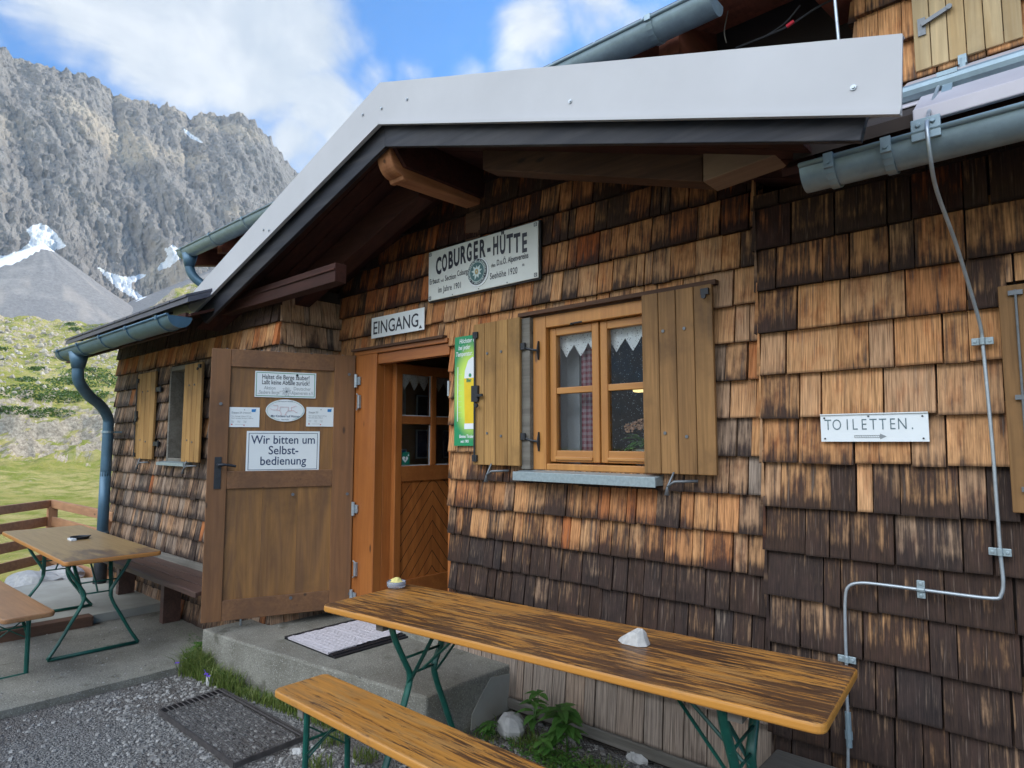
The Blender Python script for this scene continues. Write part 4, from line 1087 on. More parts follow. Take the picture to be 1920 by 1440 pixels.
# room behind the main window
mb = MB()
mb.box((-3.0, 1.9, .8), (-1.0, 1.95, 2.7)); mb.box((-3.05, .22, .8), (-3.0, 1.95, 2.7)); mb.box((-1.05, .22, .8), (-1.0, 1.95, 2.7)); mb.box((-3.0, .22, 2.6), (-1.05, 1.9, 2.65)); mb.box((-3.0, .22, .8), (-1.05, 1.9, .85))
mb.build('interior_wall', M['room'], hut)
mb = MB(); mb.box((-2.33, .14, 1.40), (-2.31, .42, 2.3)); mb.box((-2.31, .20, 1.40), (-2.22, .22, 2.3)); mb.box((-2.4, .14, 1.38), (-1.5, .40, 1.42)); mb.build('window_reveal', M['plaster'], hut)
def lace_curtain(x0, x1, z1, y, drop, n_, tooth, ux=(1, 0, 0), name='lace_curtain'):
    mb = MB(); pts_ = []
    N_ = n_*8
    ux = Vector(ux); o = Vector((x0, y, 0)) if ux.x > .5 else Vector((x0[0], x0[1], 0)); L = (x1-x0) if ux.x > .5 else x1
    nrm = Vector((0, 1, 0)) if ux.x > .5 else Vector((1, 0, 0))
    vs = []
    for i in range(N_+1):
        f = i/N_; ph = (f*n_) % 1; tz = tooth*(1-abs(2*ph-1)); tz = round(tz/(tooth/4))*(tooth/4)
        p = o + ux*(L*f) + nrm*(.004*math.sin(i)); vs += [(p.x, p.y, z1), (p.x, p.y, z1-drop-tz)]
    mb.add(vs, [(2*i, 2*i+1, 2*i+3, 2*i+2) for i in range(N_)]); return mb.build(name, M['lace'])
tag(lace_curtain(-2.27, -1.965, 2.19, .075, .07, 3, .075), 'white scalloped lace curtain in the casement beside the hinged narrow shutter', 'curtain', 'lace curtains in the main window')
tag(lace_curtain(-1.93, -1.62, 2.19, .075, .07, 3, .075), 'white scalloped lace curtain in the casement beside the wide brown shutter', 'curtain', 'lace curtains in the main window')
mb = MB(); n_ = 30; vs = []
for i in range(n_):
    x = -2.155 + .16*i/(n_-1); yy = .13+.014*math.sin(i*1.05)
    for z in (1.43, 1.7, 2.2): vs.append((x, yy, z))
mb.add(vs, [(i*3+k, (i+1)*3+k, (i+1)*3+k+1, i*3+k+1) for i in range(n_-1) for k in range(2)])
tag(mb.build('checked_curtain', M['gingham'], smooth=True), 'red and white checked curtain inside the main window', 'curtain')
# flower pot on the inner sill
fp = empty('potted_flower', (-1.76, .14, 1.42), 'potted plant with dried brown blossoms behind the lower right pane', 'plant')
mb = MB(); mb.lathe([(0, 0), (.042, 0), (.058, .075), (.062, .075), (.062, .09), (.052, .09), (0, .08)], (-1.76, .14, 1.43), 18); mb.build('pot', M['white'], fp, smooth=False)
def leaf_at(mb, p, d, L, W, up=(0, 0, 1), fold=.25, droop=.3):
    d = Vector(d).normalized(); up = Vector(up); s_ = d.cross(up)
    s_ = s_.normalized() if s_.length > 1e-3 else Vector((1, 0, 0)); u = s_.cross(d).normalized(); p = Vector(p)
    prof = [(0, 0), (.22, .75), (.5, 1.0), (.78, .62), (1, 0)]; vs = []
    for f, w_ in prof:
        c = p + d*(L*f) - u*(droop*L*f*f)
        vs += [c - s_*(W*w_) + u*(fold*W*w_), c, c + s_*(W*w_) + u*(fold*W*w_)]
    mb.add(vs, [(i*3+k, i*3+k+1, i*3+k+4, i*3+k+3) for i in range(4) for k in (0, 1)])
mb = MB()
for i in range(46):
    a = random.random()*2*PI; e = random.uniform(-.2, .9); leaf_at(mb, (-1.76+.02*math.cos(a), .14+.02*math.sin(a), 1.52+random.random()*.06), (math.cos(a), math.sin(a), e), random.uniform(.06, .11), .024)
mb.build('foliage', M['leaf2'], fp)
M['dried'] = stones_mat('dried_blossom', (.45, .22, .12), (.6, .36, .22))
mb = MB()
for i in range(300):
    a = random.random()*2*PI; r = .10*random.random()**.5; z = 1.62 + .045*random.random() - r*.3; p = Vector((-1.76+r*math.cos(a), .13+r*.7*math.sin(a), z+.02)); q = .007
    u = Vector((random.gauss(0, 1), random.gauss(0, 1), random.gauss(0, 1))).normalized(); v_ = u.orthogonal().normalized(); mb.add([p-u*q, p+v_*q, p+u*q, p-v_*q], [(0, 1, 2, 3)])
mb.build('blossom', M['dried'], fp)
lm, q, b = newmat('lamp_glow'); q.set(b, 'Base Color', (.9, .7, .3)); q.set(b, 'Emission Color', (1, .75, .3)); q.set(b, 'Emission Strength', .6)
mb = MB(); mb.box((-2.34, 1.0, 1.905), (-2.12, 1.07, 1.935)); lp = mb.build('wall_lamp', lm, bevel=.01); tag(lp, 'glowing yellow lamp seen through the right window pane', 'lamp')

# entrance ---------------------------------------------------------------------
mb = MB(); mb.box((DX0-.03, -.045, .33), (DX0+.235, .03, DZ-.02)); mb.box((DX0+.165, .03, .33), (DX0+.235, .18, DZ-.02))
mb.box((DX1-.03, .0, .33), (DX1, .25, DZ-.06))
ent = mb.build('door_frame', M['red_wood'], hut, bevel=.004)
mb = MB(); mb.box((DX0-.03, -.05, DZ-.02), (DX1+.0, .05, DZ+.012)); mb.box((DX0+.235, -.03, DZ-.10), (DX1, .03, DZ-.022)); mb.build('door_lintel', M['red_wood_h'], ent, bevel=.004)
mb = MB(); mb.box((DX0-.055, -.072, DZ+.012), (DX1-.02, .02, DZ+.03)); mb.build('drip_board', M['beam'], ent)
mb = MB(); mb.box((DX0, -.08, .262), (DX1, .3, .335)); mb.build('threshold', M['concrete'], ent)
mb = MB(); mb.box((-2.462, -.05, 1.40), (-2.395, .0, 2.29)); mb.build('window_post', M['grey_wood'], hut, bevel=.003)
# grey post between wall and door frame that carries the hinges
mb = MB(); mb.box((DX0-.085, -.03, .28), (DX0-.032, .0, DZ-.01)); mb.build('hinge_post', M['grey_wood'], hut)
# vestibule
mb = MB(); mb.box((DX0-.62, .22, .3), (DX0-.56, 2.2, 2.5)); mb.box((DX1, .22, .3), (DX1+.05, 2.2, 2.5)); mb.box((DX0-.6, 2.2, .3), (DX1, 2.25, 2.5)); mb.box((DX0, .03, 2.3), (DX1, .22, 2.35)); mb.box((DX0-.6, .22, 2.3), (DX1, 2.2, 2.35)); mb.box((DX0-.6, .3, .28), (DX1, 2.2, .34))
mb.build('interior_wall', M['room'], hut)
# inner door standing open inwards, face in the plane x = IX
IX = -3.85
T_in = frameT((IX, .10, 0), (0, 1, 0), (1, 0, 0))
mb = MB(T=T_in); iz0, iz1 = .36, 2.15
mb.box((0, -.02, iz0), (.062, .03, iz1)); mb.box((.352, -.018, 1.375), (.405, .03, iz1-.07)); mb.box((.72, -.02, iz0), (.82, .03, iz1))
inner = mb.build('inner_door', M['red_wood'], hut, bevel=.004)
mb = MB(T=T_in); mb.box((.062, -.016, iz1-.075), (.72, .03, iz1)); mb.box((.062, -.016, 1.693-.0), (.352, .03, 1.755)); mb.box((.405, -.016, 1.693), (.72, .03, 1.755)); mb.box((.062, -.016, 1.26), (.72, .03, 1.376)); mb.box((.062, -.016, iz0), (.72, .03, .53)); mb.build_each('door_rail', M['red_wood_h'], inner, bevel=.004)
mb = MB(T=T_in)
# chevron-boarded lower panel: diagonal boards meeting in the middle
xm_ = .39; zlo, zhi = .53, 1.26
for s_ in (-1, 1):
    k = -8
    for k in range(-6, 12):
        za = zlo + k*.115; pts_ = []
        # board between lines z = za + |x-xm|*-1.25...
        def zl(xx, base): return base - 1.25*abs(xx-xm_) + .42
        xs2 = np.linspace(xm_ if s_ > 0 else .062, .72 if s_ > 0 else xm_, 9)
        lo = [(xx, max(zlo, min(zhi, zl(xx, za)+.000))) for xx in xs2]; hi = [(xx, max(zlo, min(zhi, zl(xx, za+.115)-.009))) for xx in xs2]
        for i in range(8):
            if hi[i][1]-lo[i][1] < .004 and hi[i+1][1]-lo[i+1][1] < .004: continue
            mb.add([(lo[i][0], 0, lo[i][1]), (lo[i+1][0], 0, lo[i+1][1]), (hi[i+1][0], 0, hi[i+1][1]), (hi[i][0], 0, hi[i][1])], [(0, 1, 2, 3)])
mb.build('door_panel', M['red_wood'], inner); mb = MB(T=T_in); mb.box((.062, .004, zlo), (.72, .012, zhi)); mb.build('panel_backing', M['under'], inner)
for (a, b2, c_, d0) in ((.062, .352, 1.755, 2.075), (.405, .72, 1.755, 2.075), (.062, .352, 1.376, 1.693), (.405, .72, 1.376, 1.693)):
    mb = MB(T=T_in); mb.add([(a, .007, c_), (b2, .007, c_), (b2, .007, d0), (a, .007, d0)], [(0, 1, 2, 3)]); mb.build('pane', M['glass'], inner)
    mb = MB(T=T_in); mb.box((a, -.006, c_), (a+.008, .0, d0)); mb.box((b2-.008, -.006, c_), (b2, .0, d0)); mb.box((a+.008, -.006, c_), (b2-.008, .0, c_+.008)); mb.build('pane_bead', M['plaster'], inner)
# behind the glazing: pale corridor with notices
mb = MB(); mb.box((IX-.42, .1, .4), (IX-.4, 2.0, 2.4)); mb.build('interior_wall', plain('vestibule_wall', (.30, .17, .08), .8), hut)
bd = MB(); bd.box((IX-.395, .34, 1.75), (IX-.385, .52, 2.1)); bd.build('notice_board', M['plaster'], hut)
for k, (ya, yb2, za, zb2, mm) in enumerate([(.20, .46, 1.40, 1.50, 'blueprint'), (.56, .74, 1.42, 1.66, 'navy'), (.56, .74, 1.70, 1.95, 'print'), (.86, 1.02, 1.42, 1.66, 'navy')]):
    bd = MB(); bd.box((IX-.30, ya, za), (IX-.29, yb2, zb2)); bd.cur = 1; bd.box((IX-.289, ya+.012, za+.012), (IX-.286, yb2-.012, zb2-.012)); o = bd.build('framed_picture', [M['plaster'], M[mm]])
    tag(o, ['small blue picture leaning low behind the inner door glass', 'dark framed picture behind the lower glass of the inner door', 'dark framed picture behind the upper glass of the inner door', 'framed picture furthest inside, behind the inner door'][k], 'picture', 'pictures behind the inner door glass')
tag(lace_curtain((IX-.02, .165), .285, 2.08, 0, .05, 3, .075, (0, 1, 0)), 'white lace curtain with pointed hem in the near pane of the inner door', 'curtain', 'lace curtains in the inner door')
tag(lace_curtain((IX-.02, .51), .30, 2.08, 0, .05, 3, .075, (0, 1, 0)), 'white lace curtain with pointed hem in the far pane of the inner door', 'curtain', 'lace curtains in the inner door')
# defibrillator sticker on the inner door glass
M['aed'] = plain('aed_green', (.01, .16, .11), .4)
Ta = frameT((IX+.008, .17, 1.385), (0, 1, 0), (1, 0, 0))
aed = empty('defibrillator_sticker', (IX, .2, 1.39), 'small green defibrillator sticker in the corner of the inner door glass', 'sticker')
mb = MB(T=Ta); mb.box((0, -.002, 0), (.075, .0, .095)); mb.build('sticker_sheet', M['aed'], aed)
mb = MB(T=Ta); hx, hz = .032, .043
pts_ = [(hx + .0019*16*math.sin(q_)**3*.9, -.003, hz + .0017*(13*math.cos(q_)-5*math.cos(2*q_)-2*math.cos(3*q_)-math.cos(4*q_))) for q_ in np.linspace(0, 2*PI, 28)[:-1]]
mb.add(pts_, [tuple(range(27))]); mb.box((.056, -.0032, .068), (.070, -.003, .074)); mb.box((.060, -.0034, .064), (.066, -.0032, .078)); mb.build('heart_symbol', M['white'], aed)
mb = MB(T=Ta); mb.add([(hx+.004, -.004, hz+.018), (hx-.010, -.004, hz-.002), (hx-.001, -.004, hz-.002), (hx-.006, -.004, hz-.018), (hx+.010, -.004, hz+.004), (hx+.001, -.004, hz+.004), (hx+.010, -.004, hz+.018)], [(0, 1, 2, 3, 4, 5, 6)]); mb.build('bolt_symbol', M['aed'], aed)

# the big outer door leaf, open against the wing -----------------------------------
H0 = Vector((-4.134, -.055, 0)); ang = R(-113.3); LW = 1.0
E0 = H0 + Vector((math.cos(ang), math.sin(ang), 0))*LW
ux = (H0-E0).normalized(); nn = Vector((-ux.y, ux.x, 0)); nn = -nn if nn.dot(CAMPOS-E0) < 0 else nn
TL = frameT(E0, ux, nn)
def onLeaf(px, py):
    d = ray(px, py); tt = (E0-CAMPOS).dot(nn)/d.dot(nn); p = CAMPOS + d*tt; return (p-E0).dot(ux), p.z
lz0, lz1 = .335, 2.215
mb = MB(T=TL); mb.box((0, 0, lz0), (.128, .042, lz1)); mb.box((LW-.155, 0, lz0), (LW, .042, lz1))
leaf = mb.build('door', M['door'], hut, bevel=.004)
zr = [onLeaf(530, 882)[1], onLeaf(530, 914)[1], onLeaf(530, 1116)[1]]
mb = MB(T=TL); mb.box((.128, .001, lz1-.125), (LW-.155, .041, lz1)); mb.box((.128, .001, zr[1]), (LW-.155, .041, zr[0])); mb.box((.128, .001, lz0), (LW-.155, .041, zr[2])); mb.build_each('door_rail', M['doorrail'], leaf, bevel=.004)
mb = MB(T=TL)
for a, b2 in ((zr[2], zr[1]), (zr[0], lz1-.125)):
    for i in range(3):
        w_ = (LW-.283)/3; mb.box((.128+w_*i+.0005, .016, a), (.128+w_*(i+1)-.0005, .034, b2))
mb.build_each('door_panel', M['doorpanel'], leaf, 3)
mb = MB(T=TL); hu, hz_ = onLeaf(408, 884)
mb.box((hu-.022, -.006, hz_-.12), (hu+.022, .0, hz_+.10)); mb.tube([(hu, -.005, hz_+.045), (hu, -.05, hz_+.045)], .010, 10); mb.tube(smooth_path([(hu, -.05, hz_+.045), (hu+.05, -.055, hz_+.047), (hu+.115, -.05, hz_+.035)], 3), [.011]*3+[.009]*4, 10)
mb.tube([(hu, -.007, hz_-.04), (hu, -.0085, hz_-.04)], .012, 10); mb.build('door_handle', M['iron'], leaf, bevel=.003)
mb = MB(T=TL)
for px, py in ((655, 702), (651, 926), (549, 927), (655, 1113), (545, 1121), (414, 757)):
    u_, z_ = onLeaf(px, py); mb.tube([(u_, 0.001, z_), (u_, -.006, z_)], .011, 12)
for k in range(8): mb.tube([(.1+k*.115, .02, lz1), (.1+k*.115, .02, lz1+.006)], .006, 6)
mb.build_each('screw', M['greyiron'], leaf)
mb = MB(); 
for z in (2.02, 1.06, .42):
    mb.tube([(-4.112, -.065, z-.05), (-4.112, -.065, z+.05)], .013, 10); mb.box((-4.112, -.058, z-.03), (-4.07, -.05, z+.03))
for z in (1.86, .62): mb.tube([(-4.10, -.06, z-.055), (-4.10, -.062, z-.06), (-4.07, -.064, z-.045), (-4.07, -.064, z+.045), (-4.10, -.062, z+.06)], .006, 8); mb.box((-4.105, -.056, z-.05), (-4.065, -.048, z+.05))
mb.build_each('door_hinge', M['steel'], leaf, 2)
mb = MB(); mb.box((DX1-.035, -.02, .34), (DX1-.015, -.005, .44)); mb.box((DX1-.01, -.035, 1.86), (DX1+.005, -.02, 1.96)); mb.build_each('lock_plate', M['steel'], hut)
# metal peg that holds the leaf open
pp_ = onZ(451, 1172, SLZ); mb = MB(); mb.tube([(pp_.x, pp_.y, SLZ-.01), (pp_.x+.004, pp_.y, SLZ+.115)], [.008, .007], 8); tag(mb.build('door_stop_peg', M['steel']), 'thin pale metal peg standing in the concrete before the open door', 'peg')

# signs ---------------------------------------------------------------------------
def sign_root(name, loc, label, cat='sign', group=None): return empty(name, loc, label, cat, group)
def rect_border(mb, x0, x1, z0, z1, t_, y):
    mb.box((x0, y, z0), (x1, y-.0006, z0+t_)); mb.box((x0, y, z1-t_), (x1, y-.0006, z1)); mb.box((x0, y, z0+t_), (x0+t_, y-.0006, z1-t_)); mb.box((x1-t_, y, z0+t_), (x1, y-.0006, z1-t_))
# hut name board
a, b_ = onY(804, 474, -.06), onY(1009, 520, -.06)
NW, NH = b_.x-a.x, a.z-b_.z
root = sign_root('name_board', (a.x+NW/2, -.05, b_.z), 'large white enamel board reading COBURGER-HÜTTE above the entrance')
T_ = Matrix.Translation((a.x, -.06, b_.z))
mb = MB(T=T_); mb.box((0, 0, 0), (NW, .012, NH)); mb.build('board', M['cream'], root, bevel=.003)
mb = MB(T=T_); mb.box((-.008, .012, -.008), (NW+.008, .03, NH+.008)); mb.build('board_frame', M['iron'], root)
mb = MB(T=T_)
word = 'COBURGER-HÜTTE'; n_ = len(word)
for i, ch in enumerate(word):
    f = (i+.5)/n_; xx = .075 + (NW-.15)*f; arch = -.042*((f-.5)*2)**2
    mb.text(ch, .160, xx, NH*.62+arch, -.0015, 'CENTER', .0055, {'-': .6, 'C': .50, 'O': .40, 'G': .42, 'H': .42, 'Ü': .44}.get(ch, .52))
mb.build('lettering', M['print'], root)
mb = MB(T=T_)
mb.text('Erbaut', .052, .012, NH*.335, -.0015, 'LEFT', .0005, .74); mb.text('v.d.', .03, .128, NH*.335, -.0015, 'LEFT', .0003, .74); mb.text('Section', .052, .168, NH*.335, -.0015, 'LEFT', .0005, .70); mb.text('Coburg', .052, .275+.01, NH*.335+.012, -.0015, 'LEFT', .0005, .62)
mb.text('im Jahre 1901', .056, .215, NH*.13, -.0015, 'CENTER', .0006, .66, 0, 1.1)
mb.text('des', .034, NW*.60+.01, NH*.375, -.0015, 'LEFT', .0003, .8); mb.text('D.u.Ö. Alpenvereins', .052, NW*.60+.058, NH*.385, -.0015, 'LEFT', .0007, .60)
mb.text('Seehöhe 1920', .058, NW*.60, NH*.155, -.0015, 'LEFT', .0006, .64, 0, 1.08); mb.text('m', .030, NW*.875, NH*.26, -.0015, 'LEFT', .0004, .7)
mb.build('small_lettering', M['print'], root)
mb = MB(T=T_)
for cx_, cz_ in ((.008, .008), (NW-.030, .008), (.008, NH-.030), (NW-.030, NH-.030)): rect_border(mb, cx_, cx_+.022, cz_, cz_+.022, .004, -.001); mb.box((cx_+.009, -.001, cz_+.009), (cx_+.014, -.0016, cz_+.014))
for f in (.25, .5, .75):
    mb.tube([(NW*f, -.001, .010), (NW*f, -.003, .010)], .004, 8)
mb.build('corner_ornament', M['print'], root)
# round emblem
_e = onY(896, 510, -.06); ex, ez_ = _e.x-a.x, _e.z-b_.z; Re = .084
def disc(mb, cx_, cz_, r, y, n_=40, t_=.003): mb.prism([(cx_+r*math.cos(k*2*PI/n_), y, cz_+r*math.sin(k*2*PI/n_)) for k in range(n_)], (0, t_, 0))
mb = MB(T=T_); disc(mb, ex+.006, ez_-.004, Re*1.09, -.004, t_=.004); em = mb.build('emblem_plate', M['white'], root)
mb = MB(T=T_); disc(mb, ex, ez_, Re, -.007); mb.build('emblem_ring', M['print'], em)
mb = MB(T=T_); disc(mb, ex, ez_, Re*.77, -.0085, t_=.001); mb.build('emblem_rim', M['petal'], em)
mb = MB(T=T_); disc(mb, ex, ez_, Re*.73, -.0095, t_=.001); mb.build('emblem_field', M['teal'], em)
mb = MB(T=T_)
ring = 'DEUTSCHER U. ÖSTERREICHISCHER ALPENVEREIN * '
for i, ch in enumerate(ring):
    if ch == ' ': continue
    a_ = PI*.5 - 2*PI*(i+.5)/len(ring) - 2.2
    mb2 = MB(); mb2.text(ch, .020, 0, -.007, 0, 'CENTER', .0003)
    for vv in mb2.v: pass
    rot = Matrix.Rotation(-(a_-PI/2), 4, 'Y'); tr = Matrix.Translation((ex+Re*.87*math.cos(a_), -.0078, ez_+Re*.87*math.sin(a_)))
    if mb2.v: mb.add([tr @ rot @ v_ for v_ in mb2.v], [tuple(f) for f in mb2.f])
mb.build('emblem_lettering', M['petal'], em)
def star(mb, cx_, cz_, r, y, n_=8, r2=.35, rot=0.2, wob=.12):
    for k in range(n_):
        a_ = rot + k*2*PI/n_; rr = r*(1 + wob*math.sin(k*2.3)); w_ = r*.20
        tip = (cx_+rr*math.cos(a_), y, cz_+rr*math.sin(a_)); l_ = (cx_+rr*.5*math.cos(a_)-w_*math.sin(a_), y-.0002, cz_+rr*.5*math.sin(a_)+w_*math.cos(a_)); r_ = (cx_+rr*.5*math.cos(a_)+w_*math.sin(a_), y, cz_+rr*.5*math.sin(a_)-w_*math.cos(a_))
        mb.add([(cx_, y-.0006, cz_), r_, tip, l_], [(0, 1, 2, 3)])
mb = MB(T=T_); star(mb, ex, ez_, Re*.58, -.011, 9); mb.build('edelweiss', M['petal'], em)
mb = MB(T=T_)
for k in range(7): disc(mb, ex+.010*math.cos(k*.9), ez_+.010*math.sin(k*.9)*1.2, .006, -.013, 10, .001)
mb.build('edelweiss_centre', M['gold'], em)
# EINGANG
a, b_ = onY(697, 597, -.055), onY(795, 620, -.055); b_.z = onY(697, 635, -.055).z; W_, H_ = b_.x-a.x, a.z-b_.z
root = sign_root('entrance_sign', (a.x+W_/2, -.05, b_.z), 'white EINGANG sign over the doorway'); T_ = Matrix.Translation((a.x, -.055, b_.z))
mb = MB(T=T_); mb.box((0, 0, 0), (W_, .006, H_)); mb.build('board', M['white'], root)
mb = MB(T=T_); mb.text('EINGANG', .135, W_*.47, H_*.19, -.001, 'CENTER', .0012, .88); mb.add([(W_-.055, -.001, .012), (W_-.02, -.001, .012), (W_-.038, -.001, .036)], [(0, 1, 2)]); mb.build('lettering', M['print'], root)
# TOILETTEN
a, b_ = onY(1538, 777, -.105), onY(1743, 828, -.105); W_, H_ = b_.x-a.x, a.z-b_.z
root = sign_root('toilet_sign', (a.x+W_/2, -.1, b_.z), 'white TOILETTEN sign with worn letters and arrow'); T_ = Matrix.Translation((a.x, -.105, b_.z))
mb = MB(T=T_); mb.box((0, 0, 0), (W_, .005, H_)); mb.box((0, -.006, H_-.004), (W_, .005, H_)); mb.build('board', M['white'], root)
mb = MB(T=T_)
for i, ch in enumerate('TOILETTEN.'):
    mb.text(ch, .062, .028 + i*(W_-.06)/9.6 + (.006 if i == 2 else 0), H_*.42, -.001, 'CENTER', -.0004, .72)
mb.build('lettering', M['fadedprint'], root)
mb = MB(T=T_); zc = .020; rect_border(mb, W_*.33, W_*.57, zc-.005, zc+.005, .0014, -.001)
for k in range(14): mb.beam((W_*.34+k*.0063, -.0012, zc-.004), (W_*.34+k*.0063+.004, -.0012, zc+.004), .0006, .0012, up=(0, 1, 0))
mb.add([(W_*.57, -.001, zc-.011), (W_*.63, -.001, zc), (W_*.57, -.001, zc+.011)], [(0, 1, 2)]); mb.build('arrow', M['greyprint'], root)
mb = MB(T=T_)
for xx, zz in ((.015, .012), (W_-.018, .012), (.015, H_-.016), (W_-.018, H_-.016), (W_*.47, H_-.012)): mb.tube([(xx, 0, zz), (xx, -.003, zz)], .0035, 8)
mb.build_each('screw', M['iron'], root)
# green beer poster with thermometer, half hidden by the shutter
a, b_ = onY(853, 633, -.05), onY(888, 836, -.05); PW, PH = .30, a.z-b_.z
root = sign_root('beer_poster', (a.x+PW/2, -.045, b_.z), 'green enamel beer sign with a full glass and a thermometer beside the shutter'); T_ = Matrix.Translation((a.x, -.05, b_.z))
mb = MB(T=T_); mb.box((0, 0, 0), (PW, .004, PH)); 
m_, q, b = newmat('green_enamel_sheet'); s3 = q.sep(q.obj()); dx2 = q.m('POWER', q.m('MULTIPLY', s3[0], 5.5), 2); dz2_ = q.m('POWER', q.m('MULTIPLY', q.m('SUBTRACT', s3[2], PH*.5), 3.0), 2)
q.set(b, 'Base Color', q.mix(q.mr(q.m('ADD', dx2, dz2_), .2, 1.0), (.55, .75, .10), (.01, .24, .09))); q.set(b, 'Roughness', .3)
mb.build('board', m_, root)
mb = MB(T=T_)
for i, s_ in enumerate(('Höchster Genuss', 'bei jeder', 'Temperatur.')): mb.text(s_, .042, PW*.5 if i == 0 else .088, PH-.045-.042*i, -.001, 'CENTER', .0006, .72, .2)
mb.text('Bestes Tiroler Bier', .030, .135, .05, -.001, 'CENTER', .0006, .75, .1); mb.text('seit 1901', .026, .10, .02, -.001, 'CENTER', .0005, .8)
mb.build('lettering', M['white'], root)
gx = .165
mb = MB(T=T_); mb.prism([(gx-.075, -.001, PH*.6), (gx-.068, -.001, PH*.68), (gx-.04, -.001, PH*.77), (gx, -.001, PH*.80), (gx+.04, -.001, PH*.77), (gx+.068, -.001, PH*.68), (gx+.075, -.001, PH*.6)], (0, .001, 0)); mb.box((gx-.07, -.002, PH*.15), (gx+.07, 0, PH*.2)); mb.build_each('foam', M['white'], root)
M['beer'] = plain('yellow_beer', (.75, .52, .01), .3)
mb = MB(T=T_); mb.prism([(gx-.066, -.0015, PH*.20), (gx+.066, -.0015, PH*.20), (gx+.075, -.0015, PH*.61), (gx-.075, -.0015, PH*.61)], (0, .001, 0)); mb.build('beer_glass', M['beer'], root)
mb = MB(T=T_); mb.text('Bier', .034, gx-.03, PH*.575, -.003, 'CENTER', .0012, .8); disc(mb, gx-.02, PH*.635, .012, -.003, 14, .001); mb.build('glass_lettering', M['greenprint'], root)
mb = MB(T=T_); mb.box((.030, -.003, PH*.22), (.036, -.001, PH*.72)); 
for k in range(9): mb.box((.040, -.002, PH*(.25+.05*k)), (.052, -.001, PH*(.25+.05*k)+.0015)); mb.box((.060, -.002, PH*(.25+.05*k)), (.066, -.001, PH*(.25+.05*k)+.0015))
mb.build('thermometer_tube', M['white'], root)

# signs on the open door leaf
def leaf_rect(px0, py0, px1, py1): u0, z1_ = onLeaf(px0, py0); u1, z0_ = onLeaf(px1, py1); return u0, u1, z0_, z1_
def leaf_sign(name, rect, label, cat='sign', group=None):
    u0, u1, z0_, z1_ = rect; T_ = TL @ Matrix.Translation((u0, .009, z0_)); p = T_ @ Vector(((u1-u0)/2, 0, 0))
    return sign_root(name, tuple(p), label, cat, group), T_, u1-u0, z1_-z0_
r1, T_, W_, H_ = leaf_sign('keep_clean_sign', leaf_rect(479, 695, 592, 747), 'white sign with thin green border asking to keep the mountains clean, topmost on the door')
mb = MB(T=T_); mb.box((0, 0, 0), (W_, .004, H_)); mb.build('board', M['white'], r1)
mb = MB(T=T_); rect_border(mb, .008, W_-.008, .008, H_-.008, .004, -.0005); mb.build('border', M['greenprint'], r1)
mb = MB(T=T_); mb.text('Haltet die Berge sauber!', .048, W_/2, H_*.71, -.001, 'CENTER', .0004, .70); mb.text('Laßt keine Abfälle zurück!', .048, W_/2, H_*.50, -.001, 'CENTER', .0004, .66)
mb.build('lettering', M['print'], r1)
mb = MB(T=T_)
mb.text('Aktion', .036, W_*.24, H_*.30, -.001, 'CENTER', 0, .8); mb.text('„Saubere Berge“', .036, W_*.235, H_*.13, -.001, 'CENTER', 0, .66); mb.text('Deutscher', .036, W_*.77, H_*.30, -.001, 'CENTER', 0, .8); mb.text('Alpenverein e.V.', .036, W_*.78, H_*.13, -.001, 'CENTER', 0, .66)
mb.build('small_lettering', M['greyprint'], r1)
mb = MB(T=T_)
for k in range(9):
    a_ = .3+k*2*PI/9; c0 = Vector((W_*.51, -.0015, H_*.24)); tip = c0+Vector((.034*math.cos(a_), 0, .034*math.sin(a_))); s1 = Vector((-math.sin(a_), 0, math.cos(a_)))*.007
    mid = c0 + (tip-c0)*.55
    for s_ in (s1, -s1): mb.beam(c0, mid+s_, .0008, .0016, up=(0, 1, 0)); mb.beam(mid+s_, tip, .0008, .0016, up=(0, 1, 0))
mb.build('edelweiss_outline', M['print'], r1)
mb = MB(T=T_); mb.tube([(W_*.68, 0, H_-.022), (W_*.68, -.005, H_-.022)], .009, 10); mb.build('screw', M['iron'], r1)
u0, u1, z0_, z1_ = leaf_rect(499, 748, 571, 791); r2, T_, W_, H_ = leaf_sign('oval_family_sign', (u0, u1, z0_, z1_), 'oval white sign with green rim and a red line drawing, mid door')
def ell(mb, rx, rzz, y, t_, n_=44): mb.prism([(W_/2+rx*math.cos(k*2*PI/n_), y, H_/2+rzz*math.sin(k*2*PI/n_)) for k in range(n_)], (0, t_, 0))
mb = MB(T=T_); ell(mb, W_/2, H_/2, 0, .004); mb.build('board', M['white'], r2)
mb = MB(T=T_)
for k in range(60):
    a0_, a1_ = k*2*PI/60, (k+1)*2*PI/60; q0 = (W_/2+(W_/2-.009)*math.cos(a0_), -.001, H_/2+(H_/2-.009)*math.sin(a0_)); q1 = (W_/2+(W_/2-.009)*math.cos(a1_), -.001, H_/2+(H_/2-.009)*math.sin(a1_))
    if abs(math.sin(a0_)) > .93: continue
    mb.beam(q0, q1, .001, .003, up=(0, 1, 0))
mb.build('border', M['greenprint'], r2)
mb = MB(T=T_); mb.text('Mit Kindern auf Hütten', .024, W_/2, H_*.20, -.001, 'CENTER', .0002, .88); mb.text('Gemeinsame Initiative', .013, W_/2, H_*.89, -.001, 'CENTER', 0, .9); mb.text('Alpenverein', .012, W_/2, H_*.07, -.001, 'CENTER', 0, .9); mb.build('lettering', M['navy'], r2)
mb = MB(T=T_)
